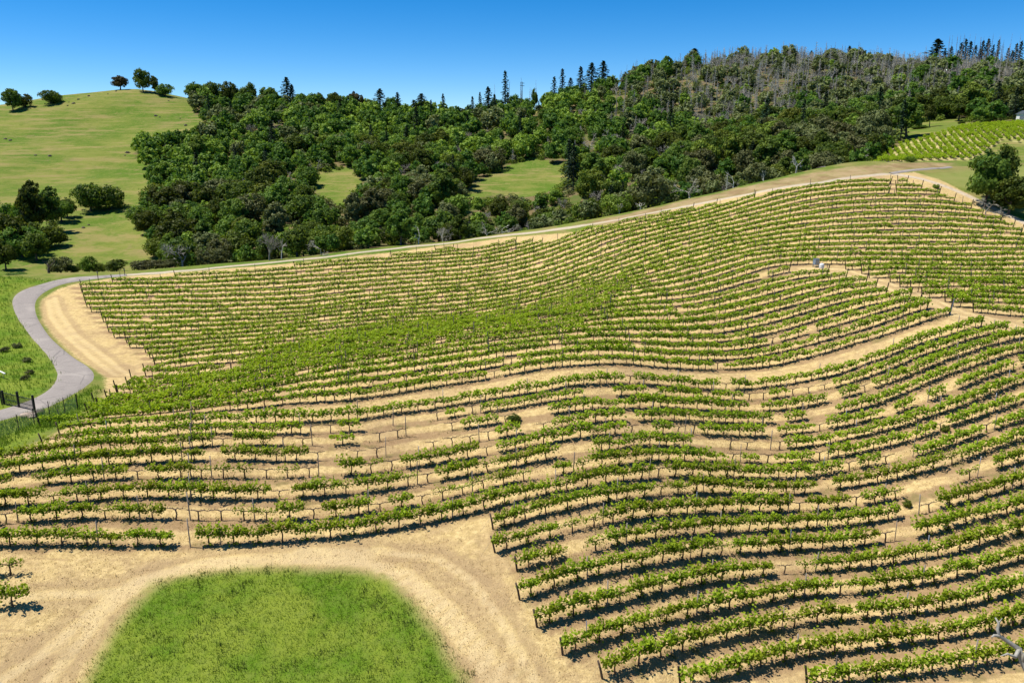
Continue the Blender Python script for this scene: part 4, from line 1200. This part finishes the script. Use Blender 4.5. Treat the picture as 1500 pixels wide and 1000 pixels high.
for k, (px, yt, w) in enumerate([(285, 121, 34), (312, 120, 34), (335, 119, 30), (362, 122, 32), (392, 128, 34), (440, 138, 30), (462, 136, 30), (490, 135, 30), (520, 135, 28), (540, 146, 26), (637, 160, 30), (660, 165, 24), (676, 158, 24), (783, 130, 12), (1052, 84, 24), (1300, 80, 30), (1340, 92, 30), (760, 143, 26), (800, 140, 24)]):
    top_tree('rusty' if px == 520 else 'oak', px, RY(px) - 4, yt, ('reddish bare-looking oak on the ridge skyline' if px == 520 else '%s broadleaf tree from left on the wooded skyline' % ordinal(1 + sorted([285, 312, 335, 362, 392, 440, 462, 490, 520, 540, 637, 660, 676, 783, 1052, 1300, 1340, 760, 800]).index(px))), 'tree', w, None if px == 520 else 'broadleaf trees on the skyline', k % 5 if px != 520 else 0)
# burnt snags along the right ridge
sn = sorted([(float(p), float(q)) for p, q in zip(np.concatenate([RNG.uniform(905, 1000, 34), RNG.uniform(1040, 1180, 66), RNG.uniform(1150, 1290, 50), RNG.uniform(1390, 1498, 60), RNG.uniform(690, 900, 12)]), np.concatenate([RNG.uniform(84, 110, 34), RNG.uniform(66, 92, 66), RNG.uniform(60, 90, 50), RNG.uniform(48, 88, 60), RNG.uniform(112, 140, 12)]))])
for k, (px, yt) in enumerate(sn):
    top_tree('snag', px, RY(px) - 4 + RNG.uniform(-14, 6), yt, '%s thin burnt snag from left along the ridge skyline' % ordinal(k + 1) if k < 99 else 'thin burnt snag among the conifers at the right end of the ridge', 'snag', RNG.uniform(7, 11), 'burnt snags along the ridge' if k < 99 else 'burnt snags at the right end of the ridge')

# white and grey dead trees along the wood's lower edge
for px, Y, yt, w, kd, vr, lb in [(410, 160, 338, 22, 'white', 0, 'white leaning dead tree at the road below the left clearing'), (390, 162, 322, 46, 'grey', 1, 'twiggy grey tree left of the white leaning dead tree'), (470, 163, 333, 30, 'grey', 2, 'low grey leafless tree right of the white leaning dead tree'), (612, 172, 316, 26, 'white', 2, 'white branched dead tree among dark trees above the road bend'),
                                 (908, 170, 290, 22, 'white', 1, 'left one of two white dead trees below the wood'), (940, 170, 287, 26, 'white', 3, 'right one of two white dead trees below the wood'), (1012, 176, 248, 46, 'grey', 3, 'rounded grey lichen covered tree at the crest'), (1066, 181, 244, 12, 'white', 0, 'short white trunk at the crest right of the rounded grey tree'), (1078, 181, 236, 26, 'white', 2, 'slanting white dead tree at the crest'), (1172, 192, 200, 30, 'white', 3, 'white dead tree beside the far road'), (1120, 185, 240, 22, 'white', 1, 'small white dead tree on the crest between the slanting one and far road'), (735, 172, 320, 24, 'white', 2, 'white twisted branches low in the roadside wood'),
                                 (985, 250, 180, 46, 'grey', 0, 'pale grey leafless tree in the middle of the wood'), (872, 262, 215, 40, 'grey', 1, 'pale grey leafless tree at the right end of the right clearing')]:
    top_tree(kd, px, float(np.interp(px, ROADY[:, 0], ROADY[:, 1])) + 1.0 if Y < 200 else Y, yt, lb, 'dead tree', w, None, vr)

# the wood: individual trees for the largest, the rest one mass
cands = []
lim = {}
for it in range(52000):
    px = RNG.uniform(190, 1540); Y = 165 + 350 * RNG.random() ** .8
    x = (px - 750) / F * Y * cP * 1.0
    cands.append((x, Y))
cands = np.array(cands)
cz_ = height(cands[:, 0], cands[:, 1]); c3 = np.concatenate([cands, cz_[:, None]], 1)
w_ = wooded(c3)
cands, c3 = cands[w_], c3[w_]
cpx, cpy, cd = project(c3)
grid = {}
keepT = []
for x, y, rad in taken:
    grid.setdefault((int(x // 6), int(y // 6)), []).append((x, y))
for i in range(len(cands)):
    x, y = cands[i]
    mind = 4.7 + 1.2 * min(1, max(0, (y - 200) / 200)) - 2.3 * float(np.clip((cpx[i] - 880) / 200, 0, 1) * np.clip((y - 300) / 90, 0, 1))
    gx, gy = int(x // 6), int(y // 6)
    if any((x - a) ** 2 + (y - b_) ** 2 < mind * mind for dx in (-1, 0, 1) for dy in (-1, 0, 1) for a, b_ in grid.get((gx + dx, gy + dy), [])):
        continue
    px, py, dep = cpx[i], cpy[i], cd[i]
    # kind of tree by place in the wood
    burnt = np.clip((px - 840) / 180, 0, 1) * np.clip((y - 300) / 90, 0, 1)
    u = RNG.random(); nb = vnoise(np.array([[x, y]]), 35, 5)[0]
    if u < burnt * .82:
        kd = 'grey' if RNG.random() < .38 else 'snagg' if RNG.random() < .85 else 'snag'
    elif u < burnt * .74 + .03 * (1 - burnt) + .03 * np.clip((px - 550) / 300, 0, 1) * (y > 240):
        kd = 'fir'
    elif RNG.random() < .07 + .12 * (px > 650) * (px < 1120):
        kd = 'grey'
    else:
        u2 = RNG.random()
        kd = 'olive' if RNG.random() < burnt * .8 else 'bright' if u2 < .13 + .25 * (nb > .6) else 'olive' if u2 < .26 + .3 * (nb < .4) * (px > 600) else 'oak'
    s = RNG.uniform(.5, 1.12) * (1.0 if y > 200 else .92)
    if y < 200: s *= RNG.uniform(.6, 1.0)
    H = HREF[kd] * s * {'fir': .72, 'snag': .8, 'snagg': .68, 'grey': 1.0 + .35 * burnt}.get(kd, 1)
    top = c3[i] + np.array([0, 0, H * .92]); mid = c3[i] + np.array([0, 0, H * .55])
    hw = 3.6 * s * F / dep
    tpx, tpy, _ = project(top); mpx, mpy, _ = project(mid)
    chk = np.array([(px, py), (tpx, tpy), (mpx, mpy), (mpx - hw, mpy), (mpx + hw, mpy)])
    if any(in_poly(chk, cl).any() for cl in CLEARS):
        continue
    lb = np.interp(mpy, LEFTB[:, 0], LEFTB[:, 1])
    if mpx - hw * .6 < lb - 6: continue
    grid.setdefault((gx, gy), []).append((x, y))
    keepT.append((kd, x, y, s, H, px, mpy, dep))
print('forest trees', len(keepT), 'vines', len(vines), 'posts', len(posts))


def zone(px, py, y):
    if y < 205: return 'beside the road ' + ('left of the white leaning tree' if px < 405 else 'below the two clearings' if px < 760 else 'left of the white dead trees' if px < 930 else 'on the crest near white trees')
    if px < 460: return 'on the slope left of the left clearing'
    if px < 680: return 'between the two grassy clearings'
    if px < 870: return 'around the right clearing'
    if px < 1100: return 'on the slope right of the clearings'
    return 'above the far road and upper vineyard'


KN = dict(oak=('dark green broadleaf tree', 'tree'), olive=('grey green broadleaf tree', 'tree'), bright=('light green broadleaf tree', 'tree'), fir=('dark pointed conifer', 'conifer'), snag=('thin burnt trunk', 'snag'), snagg=('grey twiggy dead trunk', 'snag'), grey=('grey leafless tree', 'dead tree'))
keepT.sort(key=lambda q: q[7] / q[3])
cnt = {}
LIM = dict(broad=235, fir=110, snag=90, grey=230)
MB = []
FAROAK = []
rf = np.random.default_rng(8)
for kq in range(6):
    tb, cb = oak(rf, 680, .50, rf.uniform(.9, 1.1), rf.uniform(.85, 1.1), .06, 34)
    FAROAK.append(cb.arrays())
FARFIR = []
for kq in range(3):
    tb, cb = fir(rf, 18, 3.2, 420); a_ = cb.arrays(); FARFIR.append((a_[0], a_[1], a_[2] + 1, a_[3]))
FARSN = []
for kq in range(4):
    a_ = snag(rf, 14, 70, .26, 2.4).arrays(); FARSN.append((a_[0], a_[1], a_[2] + 2, a_[3]))
VV, VF, VM, VT, off = [], [], [], [], 0
for (kd, x, y, s, H, px, py, dep) in keepT:
    fam = 'broad' if kd in CROWN else 'snag' if kd.startswith('snag') else kd
    cnt[fam] = cnt.get(fam, 0) + 1
    if cnt[fam] <= LIM[fam] and -10 < px < 1510:
        zn = zone(px, py, y); nmk, cat = KN[kd]
        place_tree(kd, x, y, H / HREF[kd], '%s %s' % (nmk, zn), cat, '%ss %s' % (nmk, zn), None, RNG.uniform(.88, 1.2) if kd in CROWN else RNG.uniform(1.15, 1.5) if kd == 'fir' else RNG.uniform(.8, 1.1) if kd != 'snag' else .7)
    else:
        z = float(height(x, y)) - .1; k = H / HREF[kd]; sw = k * RNG.uniform(.9, 1.2)
        src = FAROAK if fam == 'broad' else FARFIR if fam == 'fir' else FARSN
        tn = {'oak': -.12, 'olive': .1, 'bright': .4}.get(kd, 0) + RNG.normal(0, .12)
        if fam == 'grey': k *= .55; sw *= .9
        a_ = src[int(RNG.integers(len(src)))]
        if fam == 'broad' and kd == 'olive': a_ = (a_[0], a_[1], a_[2] + 3, a_[3])
        if fam == 'broad' and kd == 'bright': a_ = (a_[0], a_[1], a_[2] + 4, a_[3])
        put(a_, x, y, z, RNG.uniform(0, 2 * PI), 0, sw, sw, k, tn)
link('forest', mesh_from('forest', np.concatenate(VV), np.concatenate(VF), [OAK_LEAF, FIR_LEAF, TWIG, OLIVE_LEAF, BRIGHT_LEAF], np.concatenate(VM), np.concatenate(VT)), None, kind='stuff', label='dense mixed wood of oaks, conifers and grey dead trunks covering the far ridge', category='forest')

# undergrowth of the wood
us = cands[RNG.permutation(len(cands))[:5200]]
u3 = np.concatenate([us, height(us[:, 0], us[:, 1])[:, None]], 1); upx, upy, _ = project(u3)
ok = np.ones(len(us), bool)
for cl in CLEARS: ok &= ~in_poly(np.stack([upx, upy - 4], -1), cl)
us = us[ok]
VV, VF, VM, VT, off = [], [], [], [], 0
for x, y in us:
    k = RNG.uniform(.14, .34)
    v_, f_, m_, t_ = FAROAK[int(RNG.integers(6))]
    sel = np.repeat(RNG.random(len(f_)) < .3, 4)
    put((v_[sel], np.arange(sel.sum()).reshape(-1, 4), m_[:sel.sum() // 4] * 0 + int(RNG.integers(3)), t_[sel]), x, y, float(height(x, y)) - .5, RNG.uniform(0, 6.28), 0, k * 1.6, k * 1.6, k, RNG.normal(0, .15))
link('undergrowth', mesh_from('undergrowth', np.concatenate(VV), np.concatenate(VF), [OAK_LEAF, OLIVE_LEAF, BRIGHT_LEAF], np.concatenate(VM), np.concatenate(VT)), None, kind='stuff', label='low scrub under the trees of the wood', category='scrub')

# bushes in the vine rows
for px, py, yt, w, lb in [(752, 618, 603, 24, 'round dark bush in the third vine row below the pale path'), (1330, 742, 728, 14, 'small green bush between bare vines at the right'), (1372, 276, 268, 10, 'small round bush on the bare headland at the top right of the vineyard'), (1386, 632, 619, 14, 'low green shrub at the right in the seventh vine row')]:
    at_base('bright' if w < 20 else 'oak', px, py, yt, lb, 'bush', w, None, 7, 'bush')
for k, (px, py) in enumerate([(24, 506), (38, 527), (42, 545), (36, 553), (6, 512)]):
    at_base('olive', px, py + 3, py - 6, '%s dark bush in the line on the green verge, counted from the road bend up' % ORD[k], 'bush', 14, 'dark bushes on the green verge', 7, 'bush')


# rocks on the hillside
def rock_mesh(rng):
    b = Buf(); n, m = 6, 8; V = []
    for i in range(n + 1):
        th = PI * i / n
        for j in range(m):
            a = 2 * PI * j / m; rr = rng.uniform(.75, 1.15)
            V.append((math.sin(th) * math.cos(a) * rr, math.sin(th) * math.sin(a) * rr, math.cos(th) * .6 * rr))
    f = [(i * m + j, (i + 1) * m + j, (i + 1) * m + (j + 1) % m, i * m + (j + 1) % m) for i in range(n) for j in range(m)]
    b.add(V, f); return b
RK = [buf_mesh('rock', rock_mesh(r), [DARK_ROCK]) for _ in range(3)]
rk_spots = [(130, 141), (101, 150), (99, 155), (183, 228), (187, 224), (247, 148), (228, 170), (234, 172), (52, 228), (73, 229), (8, 204), (15, 206), (158, 138), (170, 134), (264, 174), (272, 184), (130, 330), (122, 334), (250, 410), (115, 146), (108, 152)]
for k, (px, py) in enumerate(rk_spots[:18] + rk_spots[19:]):
    x, y = gpx(px, py)
    sc_ = RNG.uniform(.35, .9)
    o = link('hillside_rock', RK[k % 3], None, label='%s dark rock from the top of the grassy hill downwards' % ordinal(1 + sorted(range(20), key=lambda q: (rk_spots[:18] + rk_spots[19:])[q][1]).index(k)), category='rock', group='rocks on the grassy hill')
    o.location = (x, y, float(height(x, y)) + .1); o.scale = (sc_ * 1.3, sc_, sc_); o.rotation_euler = (0, 0, RNG.uniform(0, 6))

# ------------------------------------------------------------------ gate and wire fence at the lower left
def put_mesh(name, b, mats, parent=None, **kw):
    return link(name, buf_mesh(name, b, mats), parent, **kw)


ga, gb = ground([(6, 592)])[0], ground([(51, 603)])[0]
gate = link('gate', None, None, label='dark metal gate across the road with wire infill and three posts', category='gate'); gate.location = ga
vec = gb - ga; L = float(np.hypot(vec[0], vec[1])); gate.rotation_euler = (0, 0, math.atan2(vec[1], vec[0]))
for u in (0, .5, 1):
    b = Buf(); zz = vec[2] * u; box(b, (L * u - .09, -.09, zz - .3), (L * u + .09, .09, zz + (1.75 if u else 1.5)))
    put_mesh('gate_post', b, [DARK_METAL], gate)
for a0, a1 in ((.02, .49), (.51, .98)):
    b = Buf(); x0, x1 = L * a0, L * a1
    z0, z1 = vec[2] * a0, vec[2] * a1
    for hh in (.12, .62, 1.3):
        tube(b, [(x0, 0, z0 + hh), (x1, 0, z1 + hh)], .035, 6)
    for s in np.linspace(0, 1, 18):
        xx_ = x0 + (x1 - x0) * s; zz = z0 + (z1 - z0) * s
        tube(b, [(xx_, 0, zz + .12), (xx_, 0, zz + 1.3)], .016 if 0 < s < 1 else .035, 5)
    lf = put_mesh('gate_leaf', b, [DARK_METAL], gate)
    b = Buf()
    for hh in np.arange(.2, 1.3, .14):
        tube(b, [(x0, 0, z0 + hh), (x1, 0, z1 + hh)], .008, 4)
    put_mesh('wire_infill', b, [DARK_METAL], lf)
pb = ground([(3, 593)])[0]
b = Buf(); tube(b, [(0, 0, -.3), (0, 0, 2.0)], .06, 6); o = put_mesh('fence_post', b, [DARK_METAL], None, label='tall dark post standing left of the road gate', category='post'); o.location = pb
fpx = [(-30, 655), (0, 643), (28, 632), (51, 622), (74, 615), (96, 609), (114, 599)]
fp = ground(fpx)
fence = link('wire_fence', None, None, label='thin wire fence with slim posts between road verge and vines', category='fence')
for k in range(len(fp)):
    b = Buf(); hh = 1.9 if k in (4, 5) else 1.6
    tube(b, [fp[k] - np.array([0, 0, .3]), fp[k] + np.array([0, 0, hh])], .035 if k < 6 else .06, 6, 0)
    put_mesh('post', b, [END_WOOD if k < 6 else DARK_METAL], fence)
b = Buf()
for k in range(len(fp) - 1):
    for hh in np.arange(.1, 1.45, .15):
        tube(b, [fp[k] + np.array([0, 0, hh]), fp[k + 1] + np.array([0, 0, hh])], .006, 4)
    n = 26
    for s in np.linspace(0, 1, n):
        q = fp[k] * (1 - s) + fp[k + 1] * s
        tube(b, [q + np.array([0, 0, .08]), q + np.array([0, 0, 1.42])], .005, 3, cap=False)
put_mesh('wire_mesh', b, [GREY_METAL], fence)
for px, py, sc_, mt, lb in [(42, 611, .55, ROCK, 'pinkish boulder beside the gate on the fence side'), (47, 612, .3, ROCK, 'small pale stone touching the pinkish boulder'), (57, 605.5, .42, DARK_ROCK, 'dark rock at the foot of the gate post')]:
    q = ground([(px, py)])[0]
    o = link('boulder', buf_mesh('boulder', rock_mesh(r), [mt], True), None, label=lb, category='boulder'); o.location = q + np.array([0, 0, sc_ * .3]); o.scale = (sc_ * 1.4, sc_, sc_)
# white barrier arm cut by the left edge
q0, q1 = ground([(-14, 549)])[0], ground([(9, 556)])[0]
arm = link('barrier_arm', None, None, label='white sloping rail on a short post at the left edge of the green verge', category='rail'); arm.location = q0
b = Buf(); d_ = q1 - q0; tube(b, [(0, 0, 1.15), (d_[0], d_[1], d_[2] + .75)], .09, 6); put_mesh('rail', b, [WHITE_PAINT], arm)
b = Buf(); tube(b, [(0, 0, -.3), (0, 0, 1.3)], .08, 6); tube(b, [(d_[0] * .85, d_[1] * .85, d_[2] * .85 - .3), (d_[0] * .85, d_[1] * .85, d_[2] * .85 + .85)], .04, 6); put_mesh('support', b, [GREY_METAL], arm)
# posts by the road corner
for px, py, hh, lb in [(144, 411, 1.7, 'thin dark post at the road corner where the vine rows begin'), (183, 404, 1.3, 'short dark stake beside the road right of the thin post')]:
    q = ground([(px, py)])[0]; b = Buf(); tube(b, [(0, 0, -.3), (.03, 0, hh)], .06, 6); box(b, (-.12, -.02, hh - .3), (.12, .02, hh - .02), 1)
    o = put_mesh('marker_post', b, [END_WOOD, GREY_METAL], None, label=lb, category='post'); o.location = q
q = ground([(1391, 461)])[0]; b = Buf(); tube(b, [(0, 0, -.3), (.3, 0, 1.9)], .05, 6); o = put_mesh('vine_post', b, [GREY_METAL], None, label='single tilted grey stake alone where pale path meets the clearing', category='post'); o.location = q

# pump station in the clearing of the vines
q = ground([(1195, 391)])[0]
ps = link('pump_cabinet', None, None, label='blue grey metal pump cabinet on legs in the vineyard clearing', category='cabinet'); ps.location = q; ps.rotation_euler = (0, 0, .3); ps.scale = (.65, .65, .65)
b = Buf(); box(b, (-.5, -.35, .55), (.5, .35, 1.75)); put_mesh('cabinet', b, [BLUE_METAL], ps)
b = Buf(); box(b, (-.56, -.42, 1.752), (.56, .42, 1.82)); put_mesh('roof', b, [GREY_METAL], ps)
for sx in (-.42, .42):
    for sy in (-.28, .28):
        b = Buf(); box(b, (sx - .05, sy - .05, -.3), (sx + .05, sy + .05, .548)); put_mesh('leg', b, [GREY_METAL], ps)
b = Buf(); box(b, (-.4, -.375, .7), (.4, -.352, 1.65)); dr = put_mesh('door', b, [GREY_METAL], ps)
b = Buf(); tube(b, [(-.75, .1, -.3), (-.75, .1, 2.1)], .04, 6); put_mesh('pipe', b, [GREY_METAL], ps)
q = ground([(1203, 397)])[0]
tk_ = link('water_tank', None, None, label='small white tank on a stand beside the blue pump cabinet', category='tank'); tk_.location = q; tk_.scale = (.65, .65, .65)
b = Buf(); n = 14; prof = [(.0, .6), (.48, .62), (.52, .8), (.52, 1.35), (.45, 1.55), (.2, 1.66), (.0, 1.68)]
V = [(rr * math.cos(2 * PI * j / n), rr * math.sin(2 * PI * j / n), z) for rr, z in prof for j in range(n)]
b.add(V, [(i * n + j, i * n + (j + 1) % n, (i + 1) * n + (j + 1) % n, (i + 1) * n + j) for i in range(len(prof) - 1) for j in range(n)]); put_mesh('tank', b, [WHITE_PAINT], tk_)
b = Buf(); tube(b, [(0, 0, 1.66), (0, 0, 1.78)], .16, 10); put_mesh('cap', b, [BLUE_METAL], tk_)
for a in (0.5, 2.6, 4.7):
    b = Buf(); tube(b, [(.4 * math.cos(a), .4 * math.sin(a), -.3), (.36 * math.cos(a), .36 * math.sin(a), .64)], .05, 6); put_mesh('leg', b, [GREY_METAL], tk_)

# white shed at the right edge, behind the upper vineyard
d = rays(1508, 182); Y = 256.0; x = d[0] * Y / d[1]; z = float(height(x, Y))
sh = link('shed', None, None, label='pale shed with low pitched roof at the right edge behind the upper vineyard', category='shed'); sh.location = (x, Y, z)
b = Buf(); box(b, (-2.6, -3, -1), (6, 3, 2.4)); put_mesh('wall', b, [WHITE_PAINT], sh)
b = Buf(); v = [(-2.9, -3.4, 2.403), (6.3, -3.4, 2.403), (6.3, 0, 3.4), (-2.9, 0, 3.4), (-2.9, 3.4, 2.403), (6.3, 3.4, 2.403)]
b.add(v, [(0, 1, 2, 3), (3, 2, 5, 4), (0, 3, 4, 4), (1, 5, 2, 2)][:2]); b.add([(-2.9, -3.4, 2.403), (-2.9, 3.4, 2.403), (-2.9, 0, 3.4), (-2.9, -.01, 3.39)], [(0, 3, 2, 1)]); put_mesh('roof', b, [GREY_METAL], sh)
b = Buf(); box(b, (-2.64, -1.2, -.9), (-2.603, 1.2, 1.9)); put_mesh('door', b, [GREY_METAL], sh)

# utility pole on the skyline
px, Yp = 765, RY(765) - 5; d = rays(px, 150); x = d[0] * Yp / d[1]; z = float(height(x, Yp)); zt = CZ + rays(px, 120)[2] * Yp / rays(px, 120)[1]
up_ = link('utility_pole', None, None, label='wooden utility pole with two crossarms on the ridge skyline', category='utility pole'); up_.location = (x, Yp, z)
b = Buf(); tube(b, [(0, 0, -.5), (0, 0, zt - z)], [.2, .13], 6); put_mesh('pole', b, [END_WOOD], up_)
for dz in (.7, 2.0):
    b = Buf(); box(b, (-1.1, -.22, zt - z - dz - .12), (1.1, -.14, zt - z - dz + .12)); put_mesh('crossarm', b, [END_WOOD], up_)

# dead limb rising at the lower right corner
rt = ground([(1530, 1045)])[0]
dl = Buf(); Yd = rt[1]


def at_px(px, py, Y):
    d = rays(px, py); t_ = Y / d[1]; return np.array([d[0] * t_, Y, CZ + d[2] * t_]) - rt


LB = [at_px(1527, 1042, Yd) - np.array([0, 0, .5]), at_px(1512, 995, Yd), at_px(1497, 968, Yd + .3), at_px(1493, 950, Yd + .5), at_px(1478, 940, Yd + .7), at_px(1464, 931, Yd + .6), at_px(1461, 921, Yd + .7), at_px(1463, 912, Yd + .8), at_px(1458, 904, Yd + .9)]
tube(dl, LB, [.25, .2, .155, .14, .11, .09, .085, .07, .04], 8, 0)
tube(dl, [LB[5], at_px(1456, 930, Yd + .5), at_px(1452, 933, Yd + .4)], [.09, .07, .03], 6, 0)
tube(dl, [LB[3], at_px(1487, 962, Yd + .1), at_px(1476, 957, Yd - .2), at_px(1466, 960, Yd - .3)], [.12, .1, .06, .02], 6, 0)
tube(dl, [LB[7], at_px(1468, 905, Yd + 1.0)], [.05, .02], 5, 0)
tube(dl, [LB[2], at_px(1506, 950, Yd), at_px(1512, 930, Yd)], [.14, .09, .03], 6, 0)
o = link('dead_tree', buf_mesh('dead_tree', dl, [GREY_BARK], True), None, label='bare grey dead limb rising at the lower right corner before the vines', category='dead tree'); o.location = rt

# ------------------------------------------------------------------ light
SUN_AZ = math.atan2(.06, -1.0)      # towards the sun: left and slightly beyond
SUN_EL = math.radians(64)
dirv = Vector((math.cos(SUN_AZ) * math.cos(SUN_EL), math.sin(SUN_AZ) * math.cos(SUN_EL), math.sin(SUN_EL)))
sd = bpy.data.lights.new('sun', 'SUN'); sd.energy = 5.0; sd.angle = math.radians(.53); sd.color = (1, .95, .86)
so = bpy.data.objects.new('sun', sd); COL.objects.link(so); so.rotation_euler = dirv.to_track_quat('Z', 'Y').to_euler()
so.location = (-100, 60, 150)
w = bpy.data.worlds.new('World'); SC.world = w; w.use_nodes = True
nt = w.node_tree; nt.nodes.clear()
sk = nt.nodes.new('ShaderNodeTexSky'); sk.sky_type = 'NISHITA'; sk.sun_disc = False; sk.sun_elevation = SUN_EL
sk.sun_rotation = math.atan2(dirv.x, dirv.y)
sk.altitude = 1500; sk.air_density = .7; sk.dust_density = 0; sk.ozone_density = 4
hs_ = nt.nodes.new('ShaderNodeHueSaturation'); hs_.inputs['Saturation'].default_value = 1.40
bg = nt.nodes.new('ShaderNodeBackground'); bg.inputs[1].default_value = .108
wo = nt.nodes.new('ShaderNodeOutputWorld')
nt.links.new(sk.outputs[0], hs_.inputs['Color']); nt.links.new(hs_.outputs[0], bg.inputs[0]); nt.links.new(bg.outputs[0], wo.inputs[0])
SC.view_settings.view_transform = 'Standard'; SC.view_settings.look = 'None'; SC.view_settings.exposure = .45; SC.view_settings.gamma = 1
SC.cycles.max_bounces = 6; SC.cycles.transparent_max_bounces = 4
SC.cycles.use_denoising = True
